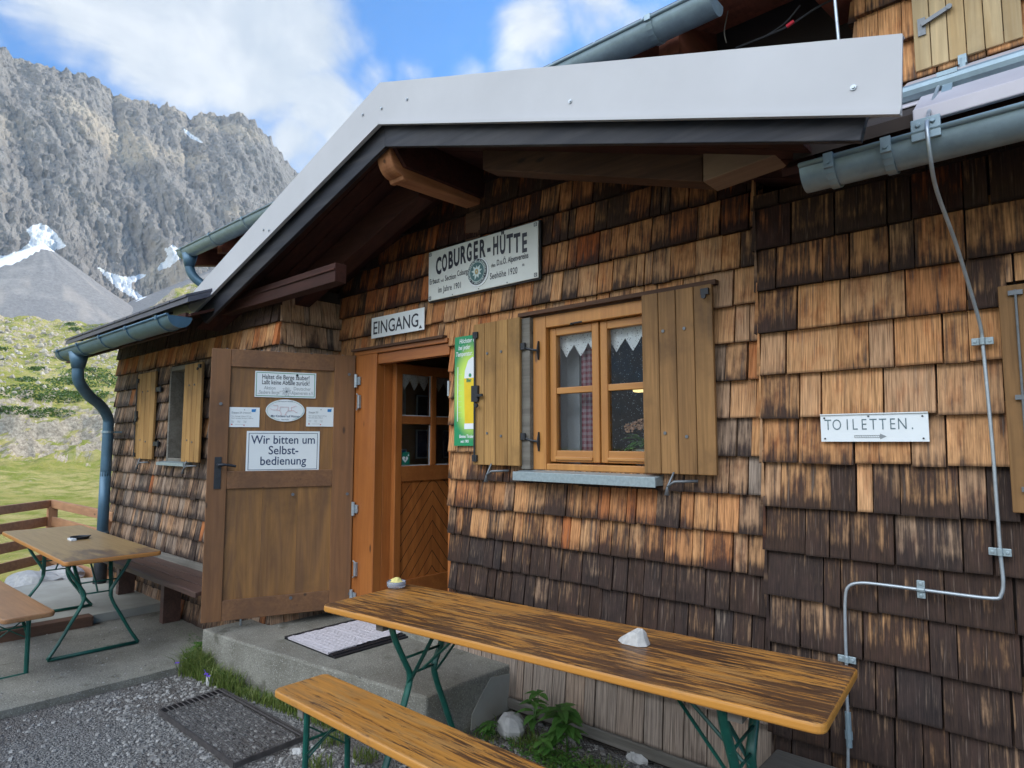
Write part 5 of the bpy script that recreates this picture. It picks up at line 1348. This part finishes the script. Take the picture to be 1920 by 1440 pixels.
fig = [[(-.085, .035), (-.075, .03), (-.055, .035), (-.052, .02), (-.06, .0), (-.05, -.005), (-.038, -.003), (-.036, .022), (.02, .022), (.018, -.005), (.04, -.004), (.042, .022), (.055, .025), (.075, .033)],
       [(-.105, .01), (-.09, .0), (-.06, 0)], [(-.04, -.004), (-.03, -.02), (-.027, -.035), (-.035, -.037)], [(.018, -.004), (.005, -.02), (-.002, -.035), (.01, -.037)], [(.04, -.002), (.06, -.004), (.075, -.018), (.083, -.012)]]
for ln in fig:
    for i in range(len(ln)-1): mb.beam((W_/2+ln[i][0], -.0012, H_*.52+ln[i][1]), (W_/2+ln[i+1][0], -.0012, H_*.52+ln[i+1][1]), .001, .0028, up=(0, 1, 0))
mb.build('line_drawing', M['redprint'], r2)
for i, (rc, lab, tx) in enumerate((((430, 763, 486, 801), 'small white stage card on the handle side of the door', 'Etappe 29 (retour)'), ((575, 763, 628, 800), 'small white stage card on the hinge side of the door', 'Etappe 30'))):
    rr, T_, W_, H_ = leaf_sign('trail_stage_card', leaf_rect(*rc), lab, 'card', 'trail stage cards on the door')
    mb = MB(T=T_); mb.box((0, 0, 0), (W_, .003, H_)); mb.build('board', M['white'], rr)
    mb = MB(T=T_); mb.prism([(W_*.73, -.001, H_*.77), (W_*.86, -.001, H_*.77), (W_*.88, -.001, H_*.92), (W_*.73, -.001, H_*.91)], (0, .0005, 0)); mb.build('logo', M['blueprint'], rr)
    mb = MB(T=T_); mb.text(tx, .020, W_*.08, H_*.68, -.001, 'LEFT', .0001, .85); mb.text('Von: Coburger Hütte (1.917 m)', .0125, W_*.08, H_*.52, -.001, 'LEFT', .0001, .8); mb.text('Nach: Ehrwald (1.108 m)' if i else 'Nach: Lermoos Zentrum (1.004 m)', .0125, W_*.08, H_*.42, -.001, 'LEFT', .0001, .8)
    for k in range(3): mb.text('Dauer', .010, W_*(.08+.2*k), H_*.28, -.001, 'LEFT', 0, .8); mb.text('5 Std.', .010, W_*(.08+.2*k), H_*.22, -.001, 'LEFT', 0, .8)
    mb.box((W_*.2, -.001, H_*.13), (W_*.48, -.0005, H_*.14)); mb.tube([(W_*.5, 0, H_-.018), (W_*.5, -.003, H_-.018)], .004, 8); mb.build('lettering', M['greyprint'], rr)
    mb = MB(T=T_); disc(mb, W_*.1, H_*.13, .005, -.001, 12, .0005); disc(mb, W_*.5, H_*.10, .004, -.001, 12, .0005); mb.build_each('red_dot', M['redprint'], rr)
r4, T_, W_, H_ = leaf_sign('self_service_sign', leaf_rect(463, 808, 598, 883), 'largest white sign on the door, reading Wir bitten um Selbstbedienung')
mb = MB(T=T_); mb.box((0, 0, 0), (W_, .004, H_)); mb.build('board', M['white'], r4)
mb = MB(T=T_); rect_border(mb, .014, W_-.014, .014, H_-.014, .0035, -.0005); mb.text('Wir bitten um', .086, W_/2, H_*.69, -.001, 'CENTER', .0007, .88); mb.text('Selbst-', .086, W_/2, H_*.43, -.001, 'CENTER', .0007, .90); mb.text('bedienung', .086, W_/2, H_*.17, -.001, 'CENTER', .0007, .90); mb.build('lettering', M['navy'], r4)

# lightning conductor --------------------------------------------------------------
lc = empty('lightning_conductor', (-.5, -.12, .1), 'thin galvanised conductor cable clipped to the wall, bending round under the toilet sign', 'cable')
cy = -.115
def CP(px, py, y=cy): p = onY(px, py, y); return (p.x, y, p.z)
top0 = CP(1752, 178, -.28)
pts_ = [(top0[0]+.02, -.20, rz(-.2)+.07), CP(1745, 200, -.45), CP(1738, 235, -.60), CP(1745, 300, -.585), CP(1757, 360, -.48), CP(1790, 450, -.32), CP(1818, 540, -.2), CP(1838, 610, -.13), CP(1843, 650), CP(1852, 740), CP(1862, 850), CP(1870, 960), CP(1876, 1040), CP(1881, 1090), CP(1877, 1115), CP(1860, 1122), CP(1760, 1110), CP(1660, 1097), CP(1615, 1093), CP(1592, 1099), CP(1585, 1120), CP(1585, 1180), CP(1587, 1240), CP(1588, 1300), CP(1590, 1350), CP(1590, 1440), CP(1590, 1520)]
mb = MB(); mb.tube(smooth_path(pts_, 4), .0062, 8); mb.build('cable', M['steel'], lc, smooth=True)
for (px, py, rot) in ((1842, 640, 0), (1875, 1035, 0), (1727, 1105, 1), (1588, 1236, 0)):
    p = Vector(CP(px, py)); mb = MB(); a_, b2 = (.032, .013) if not rot else (.013, .032)
    mb.box((p.x-a_, p.y-.004, p.z-b2), (p.x+a_, p.y+.004, p.z+b2)); 
    if not rot: mb.tube([(p.x, p.y-.004, p.z-.013), (p.x, p.y-.004, p.z+.013)], .010, 10)
    else: mb.tube([(p.x-.013, p.y-.004, p.z), (p.x+.013, p.y-.004, p.z)], .010, 10)
    for s_ in (-1, 1):
        q_ = (p.x+s_*.021*(1-rot), p.y-.004, p.z+s_*.021*rot); mb.tube([q_, (q_[0], q_[1]-.004, q_[2])], .006, 8)
    mb.box((p.x-.006, p.y, p.z-.006), (p.x+.006, BY-.01, p.z+.006)); mb.build('clip', M['zinc_sill'], lc, bevel=.002)
mb = MB(); p = Vector(CP(1590, 1345)); mb.tube([(p.x, p.y, onY(1590, 1335, cy).z), (p.x, p.y, onY(1590, 1400, cy).z)], .011, 10); mb.tube([(p.x, p.y, onY(1590, 1370, cy).z), (p.x, p.y, onY(1590, 1385, cy).z)], .014, 8); mb.build('cable_joint', M['zinc'], lc)
mb = MB(); p = Vector(CP(1735, 232, -.58)); mb.box((p.x-.04, p.y-.004, p.z-.05), (p.x+.04, p.y+.012, p.z+.02)); mb.tube([(p.x-.02, p.y-.01, p.z), (p.x-.02, p.y, p.z)], .008, 8); mb.tube([(p.x+.02, p.y-.01, p.z+.004), (p.x+.02, p.y, p.z)], .008, 8); mb.build('gutter_clamp', M['zinc'], lc, bevel=.002)
# cable running down from the upper roof and loose wires under the eaves
mb = MB(); a = onY(1564, -20, .1); b_ = onY(1574, 95, .1); mb.tube(smooth_path([(a.x, .1, a.z+.3), (a.x, .1, a.z), (b_.x, .1, b_.z), (b_.x+.005, .1, b_.z-.3)], 4), .007, 8); tag(mb.build('roof_cable', M['steel'], smooth=True), 'grey cable hanging down behind the pale porch fascia from the upper roof', 'cable')
for k, (pl, mm, rad, lab) in enumerate(([((1370, -5), (1363, 30), (1358, 60), (1362, 80)), 'grey_wood', .003, 'pale wire end dangling under the upper eaves'], [((1380, 90), (1430, 70), (1480, 48), (1530, 15), (1560, 0)), 'iron', .005, 'black wires running along under the upper eaves'], [((1428, 72), (1470, 45), (1500, 10)), 'iron', .004, 'black wire looping up from the cable tie under the upper eaves'])):
    mb = MB(); mb.tube(smooth_path([onY(px, py, .25) for px, py in pl], 4), rad, 6); tag(mb.build('loose_wire', M[mm]), lab, 'wire')
mb = MB(); q0 = onY(1475, 50, .24); mb.tube([q0, q0+Vector((.035, 0, .012))], .009, 8); tag(mb.build('wire_connector', plain('red_plastic', (.5, .02, .04), .4)), 'small red connector on the wires under the upper eaves', 'connector')
mb = MB(); mb.tube([onY(135, 665, GYL-.05), onY(160, 690, GYL+.05), onY(205, 722, PY-.02)], .003, 5); tag(mb.build('stay_wire', M['iron']), 'thin black stay wire from the left gutter to the wall', 'wire')

# wall bench of the wing -------------------------------------------------------------
wb = empty('wall_bench', (-5.9, -.78, .045), 'dark brown slatted bench fixed along the wall behind the open door', 'bench')
mb = MB()
for k in range(3): mb.box((-7.35, PY-.05-.115*(k+1), .475), (-4.72, PY-.05-.115*k-.012, .505))
mb.build_each('seat_board', M['bench_wood'], wb, bevel=.006)
mb = MB(); mb.box((-7.35, PY-.405, .465), (-4.72, PY-.387, .503)); mb.build('front_board', M['bench_wood'], wb, bevel=.004)
for x in (-7.0, -5.9): mb = MB(); mb.box((x, PY-.20, .045), (x+.07, PY-.06, .475)); mb.build('leg', M['bench_wood'], wb)
mb = MB(); mb.box((-7.35, PY-.065, .49), (-4.75, PY-.045, .56)); mb.build('back_board', M['grey_wood'], wb)

# beer tables and benches --------------------------------------------------------------
def rrect(L, W, r, n_=5):
    p = []
    for cx_, cy_, a0 in ((L/2-r, W/2-r, 0), (-L/2+r, W/2-r, PI/2), (-L/2+r, -W/2+r, PI), (L/2-r, -W/2+r, 1.5*PI)):
        for k in range(n_+1): a = a0+PI/2*k/n_; p.append((cx_+r*math.cos(a), cy_+r*math.sin(a)))
    return p
def beer_table(name, label, L, W, mat, legx, z0=0.0, h=.77):
    t_ = empty(name, (0, 0, 0), label, 'table', local=True)
    mb = MB(); mb.prism([(x, y, h) for x, y in rrect(L, W, .034)], (0, 0, -.032)); mb.build('tabletop', mat, t_, bevel=.009, seg=3)
    for i, x in enumerate(legx):
        mb = MB(); mb.beam((x+(.05 if x > 0 else -.05), -W/2+.06, h-.055), (x+(.05 if x > 0 else -.05), W/2-.06, h-.055), .045, .045); mb.build('batten', M['grey_wood'], t_)
        f = MB(); za = z0[i] if isinstance(z0, (list, tuple)) else z0; zs = h-.04
        for s_ in (-1, 1):
            hgt = zs - za
            pth = smooth_path([(x, s_*W*.36, zs), (x, s_*W*.30, zs-.09*1), (x, s_*.115, zs-.20), (x, s_*.082, zs-.27), (x, s_*.104, zs-.35), (x, s_*(.104+(W*.47-.104)*.28), zs-.35-(zs-.35-za)*.28), (x, s_*(.104+(W*.47-.104)*.65), zs-.35-(zs-.35-za)*.65), (x, s_*W*.47, za+.015)], 4)
            f.tube(pth, .019, 8, sq=(.62, 1.0), up=(1, 0, 0))
        f.tube([(x, -W*.47, za+.014), (x, W*.47, za+.014)], .013, 6); f.tube([(x, -.09, zs-.26), (x, .09, zs-.26)], .006, 6); f.tube([(x, -.14, zs-.18), (x, .14, zs-.18)], .006, 6)
        f.build('leg_frame', M['green_metal'], t_, smooth=True)
        s2 = -1 if x > 0 else 1
        b2 = MB()
        for s_ in (-1, 1): b2.tube([(x, s_*.085, zs-.30), (x+s2*.22, s_*.13, zs-.0)], .010, 6, sq=(1.4, .5)); 
        b2.tube([(x, 0, zs-.26), (x+s2*.30, 0, zs)], .007, 6); b2.build_each('brace', M['green_metal'], t_)
    return t_
def beer_bench(name, label, L, W, mat, h=.48, lx=.87):
    t_ = empty(name, (0, 0, 0), label, 'bench', local=True)
    mb = MB(); mb.prism([(x, y, h) for x, y in rrect(L, W, .035)], (0, 0, -.032)); mb.build('seat', mat, t_, bevel=.009, seg=3)
    for s_ in (-1, 1):
        x = s_*lx
        mb = MB(); mb.beam((x+s_*.03, -W/2+.02, h-.052), (x+s_*.03, W/2-.02, h-.052), .04, .04); mb.build('batten', M['grey_wood'], t_)
        f = MB()
        for q_ in (-1, 1): f.tube([(x, q_*(W/2-.035), h-.035), (x, q_*(W/2-.03), .012)], .014, 8, sq=(1, .75))
        f.tube([(x, -W/2+.03, .012), (x, W/2-.03, .012)], .011, 6); f.tube([(x, -W/2+.035, h-.16), (x, W/2-.035, h-.16)], .006, 6)
        f.tube([(x, -W/2+.035, h-.24), (x, W/2-.035, h-.10)], .004, 6); f.tube([(x, W/2-.035, h-.24), (x, -W/2+.035, h-.10)], .004, 6)
        f.build('leg_frame', M['green_metal'], t_)
        b2 = MB()
        for q_ in (-1, 1): b2.tube([(x, q_*(W/2-.035), h-.22), (x-s_*.2, q_*(W/2-.06), h-.035)], .008, 6, sq=(1.4, .5))
        b2.build_each('brace', M['green_metal'], t_)
    return t_
A_, B_, C_, D_ = onZ(608, 1135, .77), onZ(1548, 1362, .77), onZ(1610, 1250, .77), onZ(760, 1093, .77)
ctr = (A_+B_+C_+D_)/4; dd = ((B_-A_)+(C_-D_)); L_ = ((B_-A_).length+(C_-D_).length)/2; W_t = ((A_-D_).length+(B_-C_).length)/2
tb = beer_table('beer_table', 'long worn orange beer table with green legs in front of the window', L_, W_t, M['table_wood'], (-.72, .80))
tb.location = (ctr.x, ctr.y, 0); tb.rotation_euler.z = math.atan2(dd.y, dd.x)
tl = beer_table('beer_table', 'faded beer table with green legs on the terrace near the railing', 2.13, .60, M['pale_table'], (-.52, .70), (.11, .045))
A2, D2, C2, B2 = onZ(18, 997, .77), onZ(135, 1057, .77), onZ(283, 1028, .77), onZ(142, 985, .77)
c2_ = (A2+B2+C2+D2)/4; d2_ = (D2-A2)+(C2-B2); tl.location = (c2_.x, c2_.y, 0); tl.rotation_euler.z = math.atan2(d2_.y, d2_.x)
bf = beer_bench('beer_bench', 'narrow orange beer bench standing parallel to the long worn table', 2.2, .27, M['bench_top'])
pA, pB, pC = onZ(510, 1292, .48), onZ(604, 1258, .48), onZ(802, 1440, .48); ang_b = math.atan2(pC.y-pA.y, pC.x-pA.x)
bf.location = (pA.x + 1.1*math.cos(ang_b) - .135*math.sin(ang_b), pA.y + 1.1*math.sin(ang_b) + .135*math.cos(ang_b), 0); bf.rotation_euler.z = ang_b
M['bench_pale'] = wood('faded_bench_wood', (.42, .21, .09), (.34, .165, .07), (.12, .07, .04), 0, True, .4, .4, 50, .18)
bl = beer_bench('beer_bench', 'faded brown beer bench beside the faded table on the terrace', 2.2, .27, M['bench_pale'], lx=.66)
pe = onZ(88, 1158, .48); bl.location = (pe.x-1.1, pe.y-.135+.02, .03); bl.rotation_euler.z = R(1.5)

# things on the tables
p = onZ(743, 1101, .772)
ash = empty('ashtray', (p.x, p.y, .772), 'round glass ashtray with yellow paper inside at the end of the long table', 'ashtray')
m_, q, b = newmat('clear_thick_glass'); q.set(b, 'Base Color', (.75, .8, .9)); q.set(b, 'Roughness', .08); q.set(b, 'Transmission Weight', .75); q.set(b, 'IOR', 1.45); M['thickglass'] = m_
mb = MB(); mb.lathe([(0, .002), (.044, .0), (.05, .006), (.052, .032), (.047, .034), (.043, .012), (0, .010)], (p.x, p.y, .772), 24); mb.build('bowl', M['thickglass'], ash, smooth=True)
M['yellow'] = plain('crumpled_yellow_paper', (.72, .62, .22), .7, 0, .2, 60)
mb = MB(); vs = []; 
for i in range(7):
    for k in range(14):
        th_ = PI/2*i/6; ph = k*2*PI/14; r = .036*(1+.45*noise.noise(Vector((i*.9, k*.8, 2)))); vs.append((p.x+r*math.cos(th_)*math.cos(ph), p.y+r*math.cos(th_)*math.sin(ph), .785+.040*math.sin(th_)*(1+.35*noise.noise(Vector((i, k, 8))))))
mb.add(vs, [(i*14+k, i*14+(k+1) % 14, (i+1)*14+(k+1) % 14, (i+1)*14+k) for i in range(6) for k in range(14)]); mb.build('crumpled_paper', M['yellow'], ash)
mb = MB()
for k in range(6): a = k*1.1; mb.tube([(p.x+.018*math.cos(a), p.y+.018*math.sin(a), .788), (p.x+.036*math.cos(a), p.y+.036*math.sin(a), .80)], .0035, 6)
mb.build_each('cigarette_butt', plain('cigarette_butts', (.5, .3, .15), .8), ash)
def boulder(name, ctr_, size, label, seed=0, rough=.25, cat='stone'):
    bm_v = []; nu, nv = 18, 10
    for j in range(nv+1):
        for i in range(nu):
            th_ = PI*j/nv; ph = 2*PI*i/nu; d = Vector((math.sin(th_)*math.cos(ph), math.sin(th_)*math.sin(ph), math.cos(th_)))
            k = 1+rough*noise.noise(d*1.3+Vector((seed, 0, 0)))*1.6+rough*.5*noise.noise(d*3.1+Vector((seed, 3, 0))) + rough*.25*noise.noise(d*8+Vector((seed, 3, 9)))
            z = d.z*size[2]*k; bm_v.append((ctr_[0]+d.x*size[0]*k, ctr_[1]+d.y*size[1]*k, ctr_[2]+size[2]*.8+max(z, -size[2]*.8)))
    mb = MB(); mb.add(bm_v, [(j*nu+i, j*nu+(i+1) % nu, (j+1)*nu+(i+1) % nu, (j+1)*nu+i) for j in range(nv) for i in range(nu)])
    return tag(mb.build(name, M['rock']), label, cat)
p = onZ(1190, 1206, .772); mb = MB()
# wedge-shaped stone on the table
ws0 = [(-.085, -.01, 0), (-.04, -.045, 0), (.04, -.04, 0), (.07, -.01, 0), (.06, .04, 0), (-.03, .035, 0), (-.075, -.008, .012), (-.02, -.03, .045), (.03, -.03, .055), (.058, -.012, .03), (.05, .02, .052), (.012, .015, .066), (.045, .0, .070)]; ws = [(a_*.85, b_q*.85, c_q*.9) for a_, b_q, c_q in ws0]
fs_ = [(0, 1, 7, 6), (1, 2, 8, 7), (2, 3, 9, 8), (3, 4, 10, 9), (4, 5, 11, 12, 10), (5, 0, 6, 11), (6, 7, 11), (7, 8, 12, 11), (8, 9, 10, 12)]
mb.add([(p.x+x, p.y+y, .772+z) for x, y, z in ws], fs_); tag(mb.build('table_stone', plain('white_limestone', (.50, .48, .45), .8, 0, .2, 50, 1.0), bevel=.003), 'white wedge-shaped stone lying on the long table', 'stone')
# small dish of ash on the left table
p = onZ(150, 1010, .772); rt = empty('ashtray', (p.x, p.y, .772), 'small black ashtray with a white paper slip on the faded terrace table', 'ashtray')
mb = MB(); mb.lathe([(0, .004), (.06, .0), (.072, .02), (.066, .02), (.054, .008), (0, .008)], (p.x, p.y, .772), 18); mb.build('tray', M['iron'], rt)
mb = MB(); mb.box((p.x-.01, p.y-.085, .772), (p.x+.10, p.y-.05, .787)); mb.build('paper_slip', M['white'], rt)
mb = MB(); mb.tube([(p.x-.05, p.y, .79), (p.x+.08, p.y+.05, .80)], .006, 6); mb.build('pipe_stub', M['iron'], rt)

# railing at the terrace edge -------------------------------------------------------
rl = empty('railing', (-9, -1, -.2), 'brown timber railing with horizontal boards at the far end of the terrace', 'railing')
rz_ = .76; c0 = onZ(97, 944, rz_); e1 = onZ(185, 963, rz_); dirx = (e1-c0).normalized()
# second run, nearer the yard: direction chosen along the terrace edge
l0 = onZ(0, 957, rz_-.0); dirl = Vector((l0.x-c0.x, l0.y-c0.y, 0)).normalized() if (l0-c0).length > .1 else Vector((0, -1, 0))
zdrop = 0
def rail_run(a, b_, n_posts, boards, post_at):
    for (z, hh, th) in boards:
        mb = MB(); mb.beam((a.x, a.y, z), (b_.x, b_.y, z), th, hh); mb.build('rail', M['rail_wood'], rl, bevel=.006)
    for f in post_at:
        q_ = a.lerp(b_, f); mb = MB(); mb.box((q_.x-.05, q_.y-.05, -.25), (q_.x+.05, q_.y+.05, rz_-.03)); mb.build('post', M['post_wood'], rl, bevel=.005)
bds = [(rz_, .10, .045), (rz_-.22, .12, .03), (rz_-.45, .12, .03), (rz_-.68, .12, .03)]
rail_run(c0, c0+dirx*2.3, 2, bds, (0.02, .95)); rail_run(c0, c0+dirl*4.2, 3, bds, (.3, .62, .95))
# timber edging under the table and stones beside it
mb = MB(); mb.box((-6.33, -2.05, -.02), (-6.20, -1.13, .125)); tag(mb.build('timber_edging', wood('edging_timber', (.15, .08, .05), (.10, .055, .038), (.03, .02, .015), 1, True, .7, .4, 50, .2), bevel=.006), 'brown squared timber lying at the edge of the raised terrace', 'beam')
for k, (px, py, sx_, sy_, lab) in enumerate(((60, 1105, .35, .22, 'flat pale kerb stone at the terrace corner under the railing'), (115, 1092, .4, .2, 'flat pale kerb stone behind the far table leg'))):
    p = onZ(px, py, .0); boulder('kerb_stone', (p.x, p.y, 0), (sx_, sy_, .10), lab, k*3, .2)
# door mat -----------------------------------------------------------------------------
q4 = [onZ(537, 1198, SLZ), onZ(627, 1236, SLZ), onZ(775, 1180, SLZ), onZ(672, 1166, SLZ)]
mat_ = empty('door_mat', tuple((q4[0]+q4[2])/2), 'pale woven cloth over a black rubber door mat on the concrete landing', 'mat')
mx0, mx1, my0, my1 = -4.02, -3.43, -.64, .0-.02
mb = MB()
for i in range(20):
    for j in range(21): x = mx0+(mx1-mx0)*i/19; y_ = my0+(my1-my0)*j/20
    
for x in np.arange(mx0, mx1-.02, .030):
    for y_ in np.arange(my0, my1-.02, .030): mb.box((x, y_, SLZ+.001), (x+.024, y_+.024, SLZ+.018))
mb.box((mx0, my0, SLZ), (mx1, my1, SLZ+.010)); mb.build('rubber_grid', M['rubber'], mat_)
mb = MB(); vs = []; ni, nj = 36, 46
for i in range(ni+1):
    for j in range(nj+1):
        x = mx0+.055+(mx1-mx0-.12)*i/ni + .012*noise.noise(Vector((j*.25, 0, 4))); y_ = my0-.01+(my1-my0)*j/nj
        vs.append((x, y_, SLZ+.024+.0035*math.sin(i*2.1)*math.sin(j*2.0)+.003*noise.noise(Vector((i*.5, j*.5, 0)))))
mb.add(vs, [(i*(nj+1)+j, (i+1)*(nj+1)+j, (i+1)*(nj+1)+j+1, i*(nj+1)+j+1) for i in range(ni) for j in range(nj)])
for i in range(ni): pass
M['cloth'] = plain('pale_woven_cloth', (.52, .48, .50), .95, 0, .2, 90, .8)
mb.box((mx0+.055, my0-.006, SLZ+.012), (mx1-.065, my0+.2, SLZ+.022)); mb.build('cloth', M['cloth'], mat_, smooth=False)
# boot-scraper grate ----------------------------------------------------------------------
g4 = [onZ(298, 1336, .02), onZ(416, 1296, .02), onZ(574, 1384, .02), onZ(439, 1437, .02)]
gt = empty('boot_scraper_grate', tuple((g4[0]+g4[2])/2), 'rusty dark steel boot-scraper grate lying in the gravel', 'grate')
M['rust'] = plain('dark_rusty_steel', (.085, .075, .072), .55, .4, .35, 25)
mb = MB()
for i in range(4): mb.beam(g4[i]+Vector((0, 0, .005)), g4[(i+1) % 4]+Vector((0, 0, .005)), .010, .026)
mb.build('frame', M['rust'], gt)
mb = MB()
for k in range(1, 13):
    f = k/13; mb.tube([g4[0].lerp(g4[1], f)+Vector((0, 0, .024)), g4[3].lerp(g4[2], f)+Vector((0, 0, .024))], .0032, 6)
mb.build('bars', M['rust'], gt)
# stones
p = onZ(392, 1284, 0); boulder('stone', (p.x, p.y, -.005), (.03, .02, .035), 'small upright white stone beside the grass tuft', 5, .3)
p = onZ(958, 1378, 0); boulder('boulder', (p.x, p.y, -.01), (.085, .075, .07), 'round grey boulder between the plants and the landing', 2, .12)
p = onZ(1195, 1425, 0); boulder('stone', (p.x, p.y, -.005), (.055, .04, .03), 'jagged grey stone at the foot of the pale lower shingles', 8, .4)
p = onZ(560, 1412, 0); boulder('stone', (p.x, p.y, -.005), (.035, .025, .015), 'flat pale stone beside the front bench leg', 11, .35)
# wood step and base board at the wall foot
mb = MB(); mb.prism([(-2.60, -.045, .03), (-.98, -.045, .03), (-.98, -.045, .088), (-2.60, -.045, .088)], (0, .05, 0)); mb.build('base_board', M['grey_wood'], hut, bevel=.006)
mb = MB(); s0 = onZ(1462, 1440, .16); mb.box((-1.02, -.42, .0), (-.35, -.11, .30)); st = mb.build('wooden_step', M['grey_wood'], bevel=.006); tag(st, 'old grey wooden step at the foot of the wall under the conductor cable', 'step')
# repaired render patch on the landing's end
mb = MB(); mb.prism([(-2.579, -.34, .0), (-2.579, -.02, .02), (-2.579, -.02, .215), (-2.579, -.18, .235), (-2.579, -.27, .15), (-2.579, -.33, .08)], (.006, 0, 0)); mb.build('concrete_patch', M['smoothconc'], landing)

# vegetation ---------------------------------------------------------------------------------
def tuft(mb, x, y, z, n_, h, spread, lean=.5):
    for _ in range(n_):
        a = random.random()*2*PI; r = spread*random.random()**.6; bx, by = x+r*math.cos(a), y+r*math.sin(a); hh = h*random.uniform(.4, 1.1); w_ = random.uniform(.0015, .0035)
        dx_, dy_ = lean*hh*random.gauss(0, .6), lean*hh*random.gauss(0, .6); s_ = Vector((random.gauss(0, 1), random.gauss(0, 1), 0)).normalized()*w_
        p0, p1, p2 = Vector((bx, by, z)), Vector((bx+dx_*.35, by+dy_*.35, z+hh*.6)), Vector((bx+dx_*1.3, by+dy_*1.3, z+hh*random.uniform(.75, 1)))
        mb.add([p0-s_, p0+s_, p1+s_*.8, p1-s_*.8, p2], [(0, 1, 2, 3), (3, 2, 4)])
mb = MB()
for i in range(46):
    f = i/45; x = -4.60+1.55*f; y_ = -.915+.20*f**1.2 - .05
    tuft(mb, x, y_-.02, 0, 70 if f < .35 else 42, .13 if f < .35 else .07, .06)
for k in range(16): tuft(mb, -4.62+random.uniform(-.1, .15), -.93+random.uniform(-.12, .04), 0, 60, .17, .06)
for px, py in ((620, 1395), (685, 1425), (595, 1440)): q_ = onZ(px, py, 0); tuft(mb, q_.x, q_.y, 0, 80, .07, .07)
tag(mb.build('grass', M['grass']), 'green grass growing along the foot of the concrete landing', 'grass', kind='stuff')
mb = MB()
for k in range(26): tuft(mb, random.uniform(-2.5, -1.5), random.uniform(-.5, -.12), 0, 30, .06, .08)
tag(mb.build('grass', M['grass']), 'sparse grass in the bed below the window wall', 'grass', kind='stuff')
mb = MB()
for _ in range(700):
    x = random.gauss(-1.95, .16); y_ = random.gauss(-.33, .06); a = random.random()*2*PI; leaf_at(mb, (x, y_, .005+random.random()*.03), (math.cos(a), math.sin(a), .5), random.uniform(.012, .024), .008)
for _ in range(300):
    x = random.gauss(-4.9, .25); y_ = random.gauss(-.70, .05); a = random.random()*2*PI; leaf_at(mb, (x, y_, .045+random.random()*.006), (math.cos(a), math.sin(a), .3), random.uniform(.006, .014), .005)
tag(mb.build('clover', M['leaf']), 'low clover-like ground cover in the wall bed', 'ground cover', kind='stuff')
def stalk_plant(name, x, y, h, nlev, L, label, spread=.25, n_st=2):
    root = empty(name, (x, y, 0), label, 'plant'); st = MB(); lf = MB()
    for s_ in range(n_st):
        a0 = random.random()*6; ln = Vector((math.cos(a0)*spread*h, math.sin(a0)*spread*h, 0)); hh = h*random.uniform(.75, 1)
        st.tube([(x, y, 0), Vector((x, y, hh*.5))+ln*.3, Vector((x, y, hh))+ln], [.004, .003, .002], 6)
        for l_ in range(nlev):
            f = .3+.7*(l_+1)/nlev; p_ = Vector((x, y, hh*f))+ln*(f*f); n2_ = 2 if l_ < nlev-1 else 4
            for k in range(n2_): a = a0+l_*PI/2+k*2*PI/n2_+random.uniform(-.3, .3); leaf_at(lf, p_, (math.cos(a), math.sin(a), .35), L*random.uniform(.75, 1.15), L*.26, droop=.55)
    st.build('stem', M['leaf'], root); lf.build('foliage', M['leaf'], root); return root
p = onZ(1000, 1385, 0); stalk_plant('leafy_plant', p.x, p.y, .21, 3, .085, 'leafy green plant growing closest to the concrete landing')
p = onZ(1065, 1412, 0); stalk_plant('leafy_plant', p.x, p.y, .24, 4, .11, 'tall broad-leaved green plant against the pale lower shingles', .15, 3)
p = onZ(903, 1388, 0); stalk_plant('leafy_plant', p.x, p.y, .08, 2, .05, 'low dark green plant under the long table beside the boulder', .5, 5)
p = onZ(1030, 1425, 0); stalk_plant('leafy_plant', p.x, p.y, .10, 2, .07, 'small pale green seedling beside the broad-leaved plant', .4, 3)
p = onZ(372, 1238, 0.0); g1 = empty('cranesbill', (p.x, p.y, 0), 'cranesbill with violet flowers at the corner of the concrete landing', 'plant')
lf = MB()
for _ in range(60):
    a = random.random()*2*PI; r = random.random()*.09; q_ = Vector((p.x+r*math.cos(a), p.y+r*math.sin(a), .03+.09*random.random()))
    for k in range(5): aa = a+k*1.2566; leaf_at(lf, q_, (math.cos(aa), math.sin(aa), .25), .026, .008)
lf.build('foliage', M['leaf'], g1)
fl = MB()
for px, py in ((350, 1234), (387, 1264), (332, 1243), (390, 1268)):
    c_ = onZ(px, py, .10)
    fl.tube([(p.x, p.y, .01), c_], .0012, 4)
    for k in range(5): aa = k*1.2566; leaf_at(fl, c_, (math.cos(aa), math.sin(aa), .3), .017, .007)
fl.build_each('flower', plain('violet_petals', (.13, .05, .5), .6), g1, 6)

# ------------------------------------------------------------------ the air between here and the mountain
mb = MB(); mb.box((-1400, -200, -45), (300, 1500, 640)); hz = mb.build('haze', [])
hm = bpy.data.materials.new('thin_haze'); hm.use_nodes = True; q = NT(hm.node_tree)
for nd in list(q.n): q.n.remove(nd)
vp = q.add('ShaderNodeVolumePrincipled', {'Color': (.82, .88, .95), 'Density': .00012, 'Anisotropy': .2}); o = q.add('ShaderNodeOutputMaterial'); q.l.new(vp.outputs[0], o.inputs[1])
hz.data.materials.append(hm); hz['kind'] = 'stuff'; hz['label'] = 'thin mountain haze in the air'
